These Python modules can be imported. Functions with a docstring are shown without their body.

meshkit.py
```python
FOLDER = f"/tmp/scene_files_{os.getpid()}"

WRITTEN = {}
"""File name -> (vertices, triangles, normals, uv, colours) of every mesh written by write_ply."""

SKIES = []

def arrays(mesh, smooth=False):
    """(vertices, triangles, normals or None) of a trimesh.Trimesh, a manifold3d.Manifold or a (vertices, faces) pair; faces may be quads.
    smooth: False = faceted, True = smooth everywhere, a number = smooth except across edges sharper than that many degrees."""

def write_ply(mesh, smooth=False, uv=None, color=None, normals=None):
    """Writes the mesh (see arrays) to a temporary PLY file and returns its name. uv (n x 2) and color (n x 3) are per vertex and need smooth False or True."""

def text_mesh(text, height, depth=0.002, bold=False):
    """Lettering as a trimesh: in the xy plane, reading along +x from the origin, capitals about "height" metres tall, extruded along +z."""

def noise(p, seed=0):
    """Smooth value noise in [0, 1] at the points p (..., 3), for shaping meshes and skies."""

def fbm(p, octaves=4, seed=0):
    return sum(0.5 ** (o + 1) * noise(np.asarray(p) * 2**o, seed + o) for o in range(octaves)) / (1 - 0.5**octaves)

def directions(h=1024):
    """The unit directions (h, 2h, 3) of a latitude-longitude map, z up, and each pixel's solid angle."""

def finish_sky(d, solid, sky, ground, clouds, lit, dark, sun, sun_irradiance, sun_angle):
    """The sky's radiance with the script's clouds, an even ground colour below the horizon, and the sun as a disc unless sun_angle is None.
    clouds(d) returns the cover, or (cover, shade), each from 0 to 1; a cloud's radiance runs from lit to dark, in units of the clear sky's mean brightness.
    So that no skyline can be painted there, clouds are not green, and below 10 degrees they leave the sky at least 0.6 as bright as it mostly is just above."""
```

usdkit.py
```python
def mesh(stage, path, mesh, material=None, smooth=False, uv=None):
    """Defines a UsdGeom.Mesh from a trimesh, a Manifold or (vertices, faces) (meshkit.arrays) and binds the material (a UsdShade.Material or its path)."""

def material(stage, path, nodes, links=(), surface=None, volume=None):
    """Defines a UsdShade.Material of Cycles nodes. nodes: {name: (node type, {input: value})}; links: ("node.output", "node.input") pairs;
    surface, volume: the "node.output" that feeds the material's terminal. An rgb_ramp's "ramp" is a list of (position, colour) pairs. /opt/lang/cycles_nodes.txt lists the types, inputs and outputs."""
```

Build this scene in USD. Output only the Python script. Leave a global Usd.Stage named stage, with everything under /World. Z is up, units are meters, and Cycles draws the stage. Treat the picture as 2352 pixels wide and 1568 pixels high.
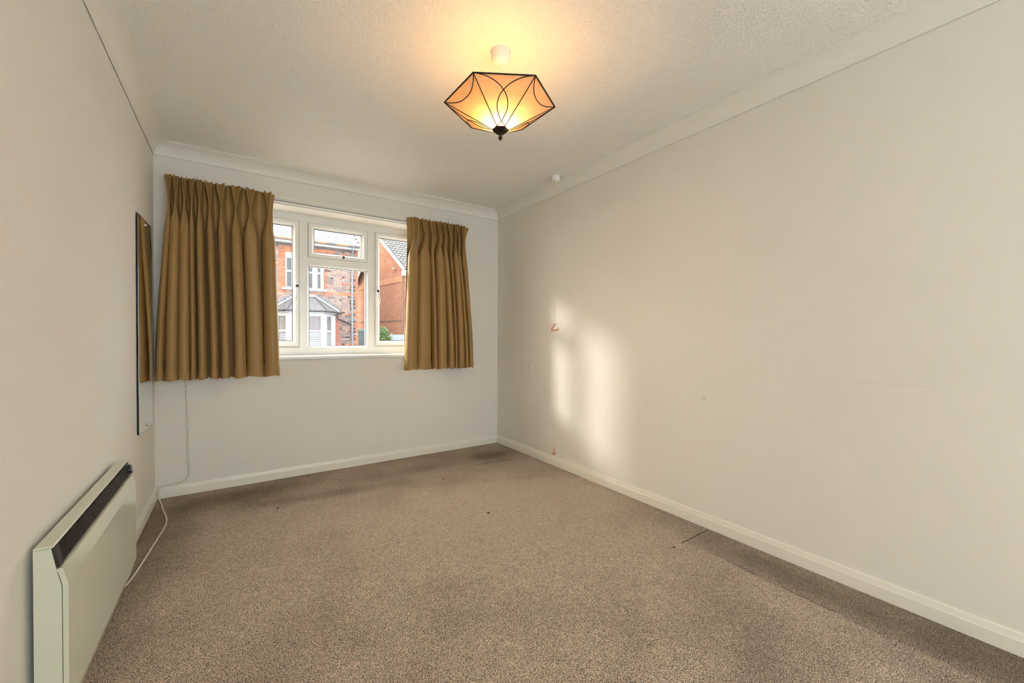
import math, random
import numpy as np, trimesh, usdkit, meshkit
from scipy.interpolate import CubicSpline
from pxr import Usd, UsdGeom, UsdLux, UsdShade, Gf, Sdf, Vt

stage = Usd.Stage.CreateInMemory()
UsdGeom.SetStageUpAxis(stage, 'Z'); UsdGeom.SetStageMetersPerUnit(stage, 1.0)
UsdGeom.Xform.Define(stage, '/World')
rng = random.Random(7)
PI = math.pi
V = np.array

# ------------------------------------------------------------------ camera
YAW, PITCH, ROLL = math.radians(34.13), math.radians(-0.66), math.radians(0.215)
CAM = V([-2.2677, -3.616, 1.1054])
FPX = 935.34
fw = V([math.sin(YAW)*math.cos(PITCH), math.cos(YAW)*math.cos(PITCH), math.sin(PITCH)])
rt = V([math.cos(YAW), -math.sin(YAW), 0.0]); up = np.cross(rt, fw)
rt, up = math.cos(ROLL)*rt + math.sin(ROLL)*up, -math.sin(ROLL)*rt + math.cos(ROLL)*up
cam = UsdGeom.Camera.Define(stage, '/World/camera')
cam.CreateHorizontalApertureAttr(36.0); cam.CreateFocalLengthAttr(FPX/2352*36.0)
cam.CreateClippingRangeAttr(Gf.Vec2f(0.02, 500.0))
m4 = np.eye(4); m4[0, :3] = rt; m4[1, :3] = up; m4[2, :3] = -fw; m4[3, :3] = CAM
cam.AddTransformOp().Set(Gf.Matrix4d(*m4.ravel().tolist()))
cam.CreateExposureAttr(2.80)

# ------------------------------------------------------------------ sky and sun
sky = UsdLux.DomeLight.Define(stage, '/World/sky')
sky.CreateIntensityAttr(1.0)
SKY = 1.0                                      # bright hazy overcast, lighter towards the veiled sun
_s = V([-1.0, 0.80, 0.43]); _s = _s/np.linalg.norm(_s)
skym = usdkit.material(stage, '/World/Looks/hazy_sky', {
    'g': ('texture_coordinate', {}), 'd': ('vector_math', dict(math_type='dot_product', vector2=tuple(_s))), 'r': ('map_range', dict(from_min=-1.0, from_max=1.0, to_min=0.0, to_max=1.0)),
    'q': ('math', dict(math_type='power', value2=3.0)), 'k': ('math', dict(math_type='multiply_add', value2=1.6*SKY, value3=0.75*SKY)),
    'n': ('noise_texture', dict(scale=2.2, detail=5.0)), 'nr': ('rgb_ramp', dict(ramp=[(0.3, (0.92, 0.94, 0.97)), (0.7, (1.02, 1.01, 1.0))])), 'cr': ('rgb_ramp', dict(ramp=[(0.0, (0.82, 0.93, 1.02)), (0.45, (0.83, 0.92, 0.99)), (1.0, (1.0, 0.88, 0.70))])), 'cm': ('mix_color', dict(blend_type='multiply', fac=1.0, use_clamp=False)), 'b': ('background_shader', {})},
    [('g.generated', 'd.vector1'), ('d.value', 'r.value'), ('r.result', 'q.value1'), ('q.value', 'k.value1'), ('g.generated', 'n.vector'), ('n.fac', 'nr.fac'), ('r.result', 'cr.fac'), ('cr.color', 'cm.a'), ('nr.color', 'cm.b'), ('cm.result', 'b.color'), ('k.value', 'b.strength')], surface='b.background')
UsdShade.MaterialBindingAPI.Apply(sky.GetPrim()).Bind(skym)
SUN_DIR = V([1.0, -0.80, -0.43])              # the way the hazy low sun's light travels
sun = UsdLux.DistantLight.Define(stage, '/World/sun')
sun.CreateAngleAttr(6.0); sun.CreateNormalizeAttr(True); sun.CreateIntensityAttr(0.088); sun.CreateColorAttr(Gf.Vec3f(1.0, 0.98, 0.93))
_z = -SUN_DIR/np.linalg.norm(SUN_DIR); _x = np.cross([0, 0, 1.0], _z); _x /= np.linalg.norm(_x); _y = np.cross(_z, _x)
s4 = np.eye(4); s4[0, :3] = _x; s4[1, :3] = _y; s4[2, :3] = _z
sun.AddTransformOp().Set(Gf.Matrix4d(*s4.ravel().tolist()))
BULB = 38.0                                    # the pendant's bulb (its emission)

# ------------------------------------------------------------------ naming helpers
taken, origin = set(), {}
def numbered(parent, name):
    p = f'{parent}/{name}'; n = 0
    while p in taken:
        n += 1; p = f'{parent}/{name}_{n:03d}'
    taken.add(p); return p
def setdata(prim, label=None, cat=None, group=None, kind=None):
    for k, v in (('label', label), ('category', cat), ('group', group), ('kind', kind)):
        if v: prim.SetCustomDataByKey(k, v)
def thing(name, label, cat, loc=(0, 0, 0), group=None, kind=None):
    path = numbered('/World', name)
    x = UsdGeom.Xform.Define(stage, path); x.AddTranslateOp().Set(Gf.Vec3d(*map(float, loc)))
    origin[path] = V(loc, dtype=float); setdata(x.GetPrim(), label, cat, group, kind); return path
def obj(name, mesh, mat, parent='/World', label=None, cat=None, group=None, kind=None, smooth=False):
    path = numbered(parent, name)
    o = origin.get(parent, V([0., 0, 0])); origin[path] = o
    if hasattr(mesh, 'vertices'):
        mesh = (np.asarray(mesh.vertices), np.asarray(mesh.faces))
    v, f = np.asarray(mesh[0], float) - o, np.asarray(mesh[1])
    pr = usdkit.mesh(stage, path, (v, f), mat, smooth=smooth).GetPrim()
    setdata(pr, label, cat, group, kind); return path

# ------------------------------------------------------------------ mesh helpers (world coordinates)
QB = V([[0, 3, 2, 1], [4, 5, 6, 7], [0, 1, 5, 4], [1, 2, 6, 5], [2, 3, 7, 6], [3, 0, 4, 7]])
def box(x0, x1, y0, y1, z0, z1):
    v = V([[x0, y0, z0], [x1, y0, z0], [x1, y1, z0], [x0, y1, z0], [x0, y0, z1], [x1, y0, z1], [x1, y1, z1], [x0, y1, z1]], dtype=float)
    return v, np.vstack([QB[:, [0, 1, 2]], QB[:, [0, 2, 3]]])
def rbox(x0, x1, y0, y1, z0, z1, b=0.003):
    P = []
    for x, sx in ((x0, 1), (x1, -1)):
        for y, sy in ((y0, 1), (y1, -1)):
            for z, sz in ((z0, 1), (z1, -1)):
                P += [[x+sx*b, y+sy*b, z], [x+sx*b, y, z+sz*b], [x, y+sy*b, z+sz*b]]
    h = trimesh.convex.convex_hull(V(P)); return np.asarray(h.vertices), np.asarray(h.faces)
def join(*ms):
    V_, F_, n = [], [], 0
    for v, f in ms:
        f = np.asarray(f)
        if f.shape[1] == 4: f = np.vstack([f[:, [0, 1, 2]], f[:, [0, 2, 3]]])
        V_.append(np.asarray(v, float)); F_.append(f + n); n += len(v)
    return np.vstack(V_), np.vstack(F_)
def loops(L, close_v=True, cap=False):
    """Quads between successive loops of points (n, k, 3); each loop closed; close_v joins the last loop to the first."""
    L = np.asarray(L, float); n, k = L.shape[:2]; F = []
    for i in range(n if close_v else n-1):
        j = (i+1) % n
        for a in range(k):
            b = (a+1) % k
            F.append([i*k+a, i*k+b, j*k+b, j*k+a])
    F = V(F); T = np.vstack([F[:, [0, 1, 2]], F[:, [0, 2, 3]]])
    if cap:
        for base, flip in ((0, 1), ((n-1)*k, 0)):
            t = [[base, base+a+1, base+a] if flip else [base, base+a, base+a+1] for a in range(1, k-1)]
            T = np.vstack([T, V(t)])
    m = trimesh.Trimesh(L.reshape(-1, 3), T, process=False)
    if m.volume < 0: T = T[:, ::-1]
    return L.reshape(-1, 3), T
def ring(x0, x1, z0, z1, prof):
    """A mitred rectangular frame in the xz plane; prof is a closed list of (inset, y)."""
    return loops([[[x0+i, y, z0+i], [x1-i, y, z0+i], [x1-i, y, z1-i], [x0+i, y, z1-i]] for i, y in prof])
def prism(poly, a0, a1, axis):
    """A convex or simple polygon swept along an axis; poly in the two remaining axes in xyz order."""
    import shapely
    pg = shapely.Polygon(poly); e = trimesh.creation.extrude_polygon(pg, a1-a0, engine='earcut')
    v = np.asarray(e.vertices); o = np.zeros_like(v); k = 'xyz'.index(axis); r_ = [i for i in range(3) if i != k]
    o[:, r_[0]], o[:, r_[1]], o[:, k] = v[:, 0], v[:, 1], v[:, 2]+a0
    f = np.asarray(e.faces)
    if trimesh.Trimesh(o, f, process=False).volume < 0: f = f[:, ::-1]
    return o, f
def tube(path, r, sides=8, caps=True):
    p = np.asarray(path, float); t = np.gradient(p, axis=0); t /= np.linalg.norm(t, axis=1, keepdims=True)+1e-12
    ref = V([0, 0, 1.0]) if abs(t[0][2]) < 0.9 else V([1.0, 0, 0])
    a = np.cross(t[0], ref); a /= np.linalg.norm(a); L = []
    r = np.broadcast_to(r, (len(p),)); ang = np.arange(sides)*2*PI/sides
    for i in range(len(p)):
        a = a - t[i]*(a@t[i]); a /= np.linalg.norm(a)+1e-12; b = np.cross(t[i], a)
        L.append(p[i]+r[i]*(np.cos(ang)[:, None]*a+np.sin(ang)[:, None]*b))
    return loops(L, False, caps)
def lathe(prof, c, axis=(0, 0, 1), sides=32):
    """prof: (radius, distance along the axis)."""
    ax = V(axis, dtype=float); ax /= np.linalg.norm(ax)
    ref = V([1.0, 0, 0]) if abs(ax[0]) < 0.9 else V([0, 1.0, 0])
    a = np.cross(ax, ref); a /= np.linalg.norm(a); b = np.cross(ax, a); ang = np.arange(sides)*2*PI/sides
    return loops([V(c)+h*ax+max(r, 1e-5)*(np.cos(ang)[:, None]*a+np.sin(ang)[:, None]*b) for r, h in prof], False, True)
def spline(pts, n):
    p = np.asarray(pts, float); s = np.r_[0, np.cumsum(np.linalg.norm(np.diff(p, axis=0), axis=1))]
    return CubicSpline(s, p)(np.linspace(0, s[-1], n))
def grid(P):
    """(r, c, 3) points as a sheet."""
    r_, c_ = P.shape[:2]; i, j = np.meshgrid(np.arange(r_-1), np.arange(c_-1), indexing='ij')
    a = (i*c_+j).ravel(); return P.reshape(-1, 3), np.stack([a, a+1, a+c_+1, a+c_], 1)

# ------------------------------------------------------------------ materials
made = {}
def mat(name, color, rough=0.5, metal=0.0, noise=None, bump=None, **kw):
    """noise: (scale, second colour, contrast low, high); bump: (texture, scale, distance) in metres."""
    if name in made: return made[name]
    n = {'p': ('principled_bsdf', dict(base_color=color, roughness=rough, metallic=metal, **kw))}; l = []
    if noise or bump: n['g'] = ('geometry', {})
    if noise:
        n['n'] = ('noise_texture', dict(scale=noise[0], detail=4.0)); l.append(('g.position', 'n.vector'))
        n['r'] = ('rgb_ramp', dict(ramp=[(noise[2], color), (noise[3], noise[1])])); l += [('n.fac', 'r.fac'), ('r.color', 'p.base_color')]
    if bump:
        if bump[0] == 'noise': n['b'] = ('noise_texture', dict(scale=bump[1], detail=2.0)); out = 'b.fac'
        else: n['b'] = ('voronoi_texture', dict(scale=bump[1], feature='smooth_f1', smoothness=0.5)); out = 'b.distance'
        n['u'] = ('bump', dict(strength=1.0, distance=bump[2])); l += [('g.position', 'b.vector'), (out, 'u.height'), ('u.normal', 'p.normal')]
    made[name] = usdkit.material(stage, '/World/Looks/'+name, n, l, surface='p.BSDF'); return made[name]
UsdGeom.Scope.Define(stage, '/World/Looks')
WALL = mat('wall_paint', (0.80, 0.754, 0.672), 0.75, noise=(1.2, (0.785, 0.739, 0.657), 0.35, 0.65), bump=('noise', 260, 0.0004))
def ceiling_mat():
    n = {'g': ('geometry', {}), 'a': ('noise_texture', dict(scale=120.0, detail=1.0)), 'ra': ('rgb_ramp', dict(ramp=[(0.50, (0, 0, 0)), (0.80, (1, 1, 1))])),
         'u': ('bump', dict(strength=1.0, distance=0.0022)), 'p': ('principled_bsdf', dict(base_color=(0.87, 0.835, 0.765), roughness=0.55))}
    return usdkit.material(stage, '/World/Looks/ceiling_stipple', n, [('g.position', 'a.vector'), ('a.fac', 'ra.fac'), ('ra.color', 'u.height'), ('u.normal', 'p.normal')], surface='p.BSDF')
CEIL = ceiling_mat()
TRIM = mat('trim_paint', (0.82, 0.77, 0.66), 0.35)
COVE = mat('coving_paint', (0.83, 0.79, 0.71), 0.6)
UPVC = mat('white_upvc', (0.80, 0.79, 0.75), 0.25)
SILLM = mat('sill_paint', (0.80, 0.77, 0.70), 0.3)
BLACK = mat('black_plastic', (0.012, 0.012, 0.012), 0.35)
GASK = mat('black_gasket', (0.015, 0.015, 0.016), 0.5)
WPLAS = mat('white_plastic', (0.80, 0.78, 0.72), 0.3)
CREAM = mat('cream_plastic', (0.62, 0.56, 0.43), 0.4)
def glass_mat(name, base, gloss=1.0, tint=(1, 1, 1)):
    n = {'w': ('layer_weight', dict(blend=0.5)), 'e': ('math', dict(math_type='power', value2=5.0)), 's': ('math', dict(math_type='multiply_add', value2=0.9, value3=base)),
         't': ('transparent_bsdf', dict(color=tint)), 'gl': ('glossy_bsdf', dict(color=(gloss,)*3, roughness=0.0)), 'm': ('mix_closure', {})}
    return usdkit.material(stage, '/World/Looks/'+name, n, [('w.facing', 'e.value1'), ('e.value', 's.value1'), ('s.value', 'm.fac'), ('t.BSDF', 'm.closure1'), ('gl.BSDF', 'm.closure2')], surface='m.closure')
GLASS = glass_mat('window_glass', 0.010)
FARGLASS = glass_mat('far_window_glass', 0.03)

# ------------------------------------------------------------------ the room
W, H, REAR = 2.7234, 2.40, -6.30
WX0, WX1, WZ0, WZ1, REV = -2.42, -0.615, 0.918, 2.122, 0.20      # window opening, reveal depth
RX0, RX1, RZ0, RZ1 = -2.62, -0.10, 0.06, 2.28                      # rear window opening
T = 0.30

def carpet():
    xs, ys = np.arange(-W, 0.001, 0.02), np.arange(REAR, 0.001, 0.02)
    xs[-1], ys[-1] = 0, 0
    X, Y = np.meshgrid(xs, ys); Z = np.zeros_like(X)
    P = np.stack([X, Y, Z], -1)
    st = 0.55*(meshkit.fbm(np.stack([X*1.4, Y*1.4, Z], -1), 4, 3)-0.5)+0.35*(meshkit.fbm(np.stack([X*5, Y*5, Z+3], -1), 3, 9)-0.5)
    def blob(x, y, rx, ry, k, a=0.0):
        c, s = math.cos(a), math.sin(a); u, v = (X-x)*c+(Y-y)*s, -(X-x)*s+(Y-y)*c
        return k*np.exp(-((u/rx)**2+(v/ry)**2)**1.3)
    # dirt that years of feet and furniture left: along the skirting, the old bed's edge, the corner patch
    st += blob(-2.35, -0.25, 0.5, 0.18, 0.30) + blob(-2.6, -0.8, 0.16, 0.6, 0.30) + blob(-1.75, -0.55, 0.5, 0.09, 0.30, -0.12)
    st += blob(-0.75, -0.38, 0.75, 0.10, 0.22) + blob(-0.22, -0.30, 0.30, 0.24, 0.34) + blob(-1.9, -1.55, 0.16, 0.40, 0.14)
    st += blob(-0.13, -2.9, 0.12, 0.75, 0.26) + blob(-0.18, -3.45, 0.25, 0.3, 0.2) + blob(-1.1, -2.95, 0.35, 0.06, 0.12)
    st -= blob(-0.9, -1.6, 0.7, 0.8, 0.12)
    st += 0.16*((X > -0.262-0.02*(Y+2.33)*-0.3) & (Y < -2.33))*np.clip((-2.33-Y)*3+0.4, 0, 1)
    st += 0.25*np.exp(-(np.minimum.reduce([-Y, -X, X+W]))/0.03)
    v, f = grid(P); path = obj('floor', (v, f), CARPET, label='brown loop-pile carpet worn and marked, covering the whole floor', cat='floor', kind='structure')
    UsdGeom.PrimvarsAPI(stage.GetPrimAtPath(path)).CreatePrimvar('stain', Sdf.ValueTypeNames.FloatArray, 'vertex').Set(Vt.FloatArray.FromNumpy(st.ravel().astype(np.float32)))
    seam = mat('carpet_seam', (0.07, 0.045, 0.025), 1.0, bump=('noise', 300, 0.002))
    def strip(pts, w, h=0.0015):
        return tube([(x, y, 0.0) for x, y in pts], w, 6)
    for nm, pts, w in (('carpet_joint', [(-0.57, -0.545), (-0.44, -0.556), (-0.30, -0.566), (-0.185, -0.578)], 0.0014), ('carpet_joint', [(-0.295, -2.33), (-0.2, -2.326), (-0.1, -2.325), (-0.03, -2.322)], 0.0022),
                       ('carpet_joint', [(-0.252, -2.55), (-0.255, -2.60), (-0.258, -2.66), (-0.260, -2.70)], 0.0009), ('carpet_joint', [(-0.263, -2.80), (-0.267, -2.88), (-0.270, -2.96), (-0.272, -3.0)], 0.0010),
                       ('carpet_joint', [(-0.275, -3.06), (-0.277, -3.1), (-0.279, -3.14), (-0.281, -3.17)], 0.0009)):
        obj(nm, tube([(x, y, 0.0003) for x, y in spline(pts, 24)+0.0025*np.c_[np.random.RandomState(3).randn(24), np.random.RandomState(4).randn(24)]], w, 6), seam, path)
    hole = mat('carpet_burn', (0.02, 0.014, 0.01), 1.0)
    for x, y, r in ((-0.94, -0.71, 0.008), (-0.96, -1.43, 0.010), (-2.05, -0.62, 0.009), (-0.36, -2.33, 0.008), (-0.10, -0.62, 0.006), (-1.55, -1.48, 0.005)):
        obj('carpet_mark', lathe([(0.0, 0.0011), (r*0.7, 0.001), (r, 0.0002), (r*0.9, -0.001)], (x, y, 0), sides=9), hole, path)
def carpet_mat():
    n = {'g': ('geometry', {}), 'v': ('voronoi_texture', dict(scale=270.0, feature='f1', dimensions='2D')), 'cs': ('separate_color', {}), 'cm': ('map_range', dict(to_min=0.66, to_max=1.42)), 'mc': ('vector_math', dict(math_type='scale')), 'n1': ('noise_texture', dict(scale=210.0, detail=3.0, roughness=0.7)), 'n2': ('noise_texture', dict(scale=38.0, detail=3.0)),
         'r1': ('rgb_ramp', dict(ramp=[(0.30, (0.30, 0.226, 0.156)), (0.50, (0.585, 0.472, 0.355)), (0.70, (0.82, 0.70, 0.565))])),
         'vd': ('rgb_ramp', dict(ramp=[(0.0, (1.2, 1.2, 1.2)), (0.35, (1.06, 1.06, 1.06)), (0.60, (0.50, 0.465, 0.43)), (0.75, (0.30, 0.26, 0.22))])),
         'm1': ('mix_color', dict(blend_type='multiply', fac=1.0, use_clamp=False)),
         'st': ('attribute', dict(attribute='stain')), 'sr': ('rgb_ramp', dict(ramp=[(0.0, (1.08, 1.08, 1.08)), (0.25, (0.93, 0.92, 0.91)), (1.0, (0.40, 0.37, 0.34))])),
         'sm': ('math', dict(math_type='multiply_add', value2=1.8, value3=0.15)),
         'n2r': ('rgb_ramp', dict(ramp=[(0.3, (0.86, 0.86, 0.86)), (0.7, (1.1, 1.09, 1.06))])), 'm2': ('mix_color', dict(blend_type='multiply', fac=1.0)), 'm3': ('mix_color', dict(blend_type='multiply', fac=1.0)),
         'u': ('bump', dict(strength=0.8, distance=0.004, invert=True)), 'p': ('principled_bsdf', dict(roughness=0.95, specular_ior_level=0.1, sheen_weight=0.15))}
    l = [('g.position', 'v.vector'), ('g.position', 'n1.vector'), ('g.position', 'n2.vector'), ('n1.fac', 'r1.fac'), ('v.distance', 'vd.fac'), ('r1.color', 'mc.vector1'), ('v.color', 'cs.color'), ('cs.r', 'cm.value'), ('cm.result', 'mc.scale'), ('mc.vector', 'm1.a'), ('vd.color', 'm1.b'),
         ('st.fac', 'sm.value1'), ('sm.value', 'sr.fac'), ('m1.result', 'm2.a'), ('sr.color', 'm2.b'), ('n2.fac', 'n2r.fac'), ('m2.result', 'm3.a'), ('n2r.color', 'm3.b'), ('m3.result', 'p.base_color'),
         ('v.distance', 'u.height'), ('u.normal', 'p.normal')]
    return usdkit.material(stage, '/World/Looks/carpet', n, l, surface='p.BSDF')
CARPET = carpet_mat()
carpet()
obj('ceiling', box(-W-T, T, REAR-T, T+0.01, H, H+0.2), CEIL, label='stippled off-white plaster ceiling around the pendant lamp', cat='ceiling', kind='structure')
obj('wall_left', box(-W-T, -W, REAR-T, T, -0.2, H), WALL, label='plain off-white left wall behind the mirror and heater', cat='wall', kind='structure')
wr_ = obj('wall_right', box(0, T, REAR-T, T, -0.2, H), WALL, label='long plain off-white right wall with the soft patch of sunlight', cat='wall', kind='structure')
obj('wall_back', join(box(-W, WX0, 0, T, -0.2, H), box(WX1, 0, 0, T, -0.2, H), box(WX0, WX1, 0, T, -0.2, WZ0), box(WX0, WX1, 0, T, WZ1, H)), WALL,
    label='off-white wall around the curtained window', cat='wall', kind='structure')
obj('wall_rear', join(box(-W, RX0, REAR-T, REAR, -0.2, H), box(RX1, 0, REAR-T, REAR, -0.2, H), box(RX0, RX1, REAR-T, REAR, -0.2, RZ0), box(RX0, RX1, REAR-T, REAR, RZ1, H)), WALL,
    label='off-white wall behind the viewer with a wide window', cat='wall', kind='structure')

SCUFF = mat('wall_scuff', (0.40, 0.36, 0.32), 0.9)
obj('scuff', tube([(-0.0002, -2.266, 0.7515), (-0.0002, -2.272, 0.7475), (-0.0002, -2.281, 0.7475), (-0.0002, -2.288, 0.752)], [0.0008, 0.002, 0.002, 0.0008], 6), SCUFF, wr_)
obj('hairline_crack', tube([(0.0001, y, 0.905+0.010*(1-math.exp(-(-2.46-y)*3))+0.0012*math.sin(y*37)) for y in np.linspace(-2.46, -3.24, 40)], 0.00035, 5), mat('hairline', (0.55, 0.50, 0.43), 0.9), wr_)
for y0, z0, y1, z1 in ((-1.165, 0.150, -1.20, 0.112), (-1.185, 0.158, -1.215, 0.128), (-1.05, 0.100, -1.065, 0.118)):
    obj('scuff', tube([(0.0003, y0, z0), (0.0003, (y0+y1)/2-0.002, (z0+z1)/2), (0.0003, y1, z1)], [0.0006, 0.0014, 0.0006], 6), mat('light_scuff', (0.55, 0.51, 0.45), 0.9), wr_)
def room_strip(side, prof, name, m, label, cat):
    """A mitred moulding along one wall; prof: closed (distance from the wall, z)."""
    def corners(d): return {'sw': (-W+d, REAR+d), 'se': (-d, REAR+d), 'ne': (-d, -d), 'nw': (-W+d, -d)}
    a, b = {'back': ('nw', 'ne'), 'right': ('ne', 'se'), 'rear': ('se', 'sw'), 'left': ('sw', 'nw')}[side]
    L = [[[*corners(d)[e], z] for d, z in prof] for e in (a, b)]
    obj(name, loops(L, False, False), m, label=label, cat=cat, kind='structure', smooth=35)
th = np.linspace(0, PI/2, 10)
ch, cw = 0.084, 0.0858
cove = [(-0.005, H-ch+0.007), (0.0032, H-ch+0.007), (0.0032, H-ch), (0.0065, H-ch+0.001), (0.0080, H-ch+0.003), (0.0080, H-ch+0.006)]
cove += [(cw-0.007-(cw-0.0155)*math.cos(t), H-ch+0.008+(ch-0.017)*math.sin(t)) for t in th]
cove += [(cw-0.006, H-0.0075), (cw, H-0.0065), (cw, H+0.005), (-0.005, H+0.005)]
for k, side in enumerate(('back', 'right', 'left', 'rear')):
    room_strip(side, cove, f'trim_{k+1}', COVE, f'concave white plaster coving along the top of the {side} wall', 'coving')
base = [(-0.005, -0.005), (0.0135, -0.005), (0.0135, 0.050), (0.0125, 0.0525), (0.0105, 0.0545), (0.0075, 0.071), (0.0055, 0.0765), (0.002, 0.0785), (-0.005, 0.0785)]
for side in ('back', 'right', 'left', 'rear'):
    room_strip(side, base, 'baseboard_'+side, TRIM, f'cream gloss skirting board along the foot of the {side} wall', 'skirting board')

# ------------------------------------------------------------------ the window
win = thing('window_1', 'white plastic casement window of three lights between the gold curtains', 'window', (-1.5175, 0.2, 0.945), kind='structure')
fr = [(-0.004, 0.20), (0.056, 0.20), (0.060, 0.203), (0.072, 0.214), (0.072, 0.268), (-0.004, 0.268)]
obj('frame', ring(WX0, WX1, 0.948, WZ1, fr), UPVC, win)
def mullion(xc, z0, z1, hw=0.030):
    pts = [(xc-hw-0.012, 0.268), (xc-hw-0.012, 0.213), (xc-hw, 0.20), (xc+hw, 0.20), (xc+hw+0.012, 0.213), (xc+hw+0.012, 0.268)]
    return prism(pts, z0, z1, 'z')
ML, MR = -1.797, -1.241
obj('mullion', mullion(ML, 1.0042, 2.0658), UPVC, win); obj('mullion', mullion(MR, 1.0042, 2.0658), UPVC, win)
tz = 1.7395
obj('transom', prism([(0.268, tz-0.042), (0.213, tz-0.042), (0.20, tz-0.030), (0.20, tz+0.030), (0.213, tz+0.042), (0.268, tz+0.042)], ML+0.0302, MR-0.0302, 'x'), UPVC, win)
def pane(x0, x1, z0, z1, y=0.2245): return box(x0, x1, y, y+0.004, z0, z1)
def sash_parts(parent, x0, x1, z0, z1):
    """An opening light: proud sash, gasket and pane."""
    s = [(0.0, 0.2005), (0.001, 0.191), (0.004, 0.189), (0.026, 0.189), (0.040, 0.204), (0.044, 0.206), (0.044, 0.25), (0.0, 0.25)]
    obj('sash', ring(x0, x1, z0, z1, s), UPVC, parent)
    obj('gasket', ring(x0+0.0415, x1-0.0415, z0+0.0415, z1-0.0415, [(0.001, 0.2175), (0.0068, 0.2175), (0.0068, 0.2235), (0.001, 0.2235)]), GASK, parent)
    obj('pane', pane(x0+0.040, x1-0.040, z0+0.040, z1-0.040), GLASS, parent)
def handle(parent, x, z, horiz=False, side=1):
    if not horiz:
        b = rbox(x-0.014, x+0.014, 0.170, 0.190, z-0.035, z+0.045, 0.006)
        hub = lathe([(0.0, 0), (0.0165, 0), (0.0175, 0.004), (0.0175, 0.022), (0.014, 0.027), (0, 0.0275)], (x, 0.182, z), (0, -1, 0), 20)
        lev = tube(spline([(x, 0.166, z), (x+0.001*side, 0.152, z-0.03), (x+0.007*side, 0.143, z-0.07), (x+0.010*side, 0.146, z-0.115)], 14), np.r_[np.linspace(0.012, 0.0085, 12), 0.006, 0.002], 10)
    else:
        b = rbox(x-0.045, x+0.035, 0.170, 0.190, z-0.013, z+0.013, 0.006)
        hub = lathe([(0.0, 0), (0.0165, 0), (0.0175, 0.004), (0.0175, 0.022), (0.014, 0.027), (0, 0.0275)], (x, 0.182, z), (0, -1, 0), 20)
        lev = tube(spline([(x, 0.166, z), (x-0.02, 0.152, z), (x-0.045, 0.143, z-0.002), (x-0.075, 0.146, z-0.004)], 14), np.r_[np.linspace(0.012, 0.0085, 12), 0.006, 0.002], 10)
    obj('handle', join(b, hub, lev), UPVC, parent, smooth=40)
    obj('lock_button', lathe([(0, -0.003), (0.0135, -0.003), (0.0135, 0.003), (0.011, 0.0055), (0.003, 0.0055), (0.0025, 0.0045), (0, 0.0045)], (x, 0.1555, z), (0, -1, 0), 18), BLACK, parent, label='black lock button', smooth=35)
def light(name):
    path = numbered(win, name); UsdGeom.Xform.Define(stage, path); origin[path] = origin[win]; return path
cl = light('casement'); sash_parts(cl, WX0+0.062, ML-0.036, 1.020, 2.061); handle(cl, ML-0.052, 1.517, side=-1)
cr = light('casement'); sash_parts(cr, MR+0.034, WX1-0.062, 1.020, 2.061); handle(cr, MR+0.050, 1.517)
fl = light('fanlight'); sash_parts(fl, ML+0.038, MR-0.040, 1.775, 2.061); handle(fl, -1.492, 1.790, True)
fp = light('fixed_light')
obj('glazing_bead', ring(ML+0.036, MR-0.036, 1.012, 1.704, [(0.0, 0.213), (0.002, 0.210), (0.006, 0.216), (0.006, 0.224), (0.0, 0.224)]), UPVC, fp)
obj('gasket', ring(ML+0.041, MR-0.041, 1.0165, 1.6995, [(0.0, 0.2185), (0.0055, 0.2185), (0.0055, 0.2235), (0.0, 0.2235)]), GASK, fp)
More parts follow.
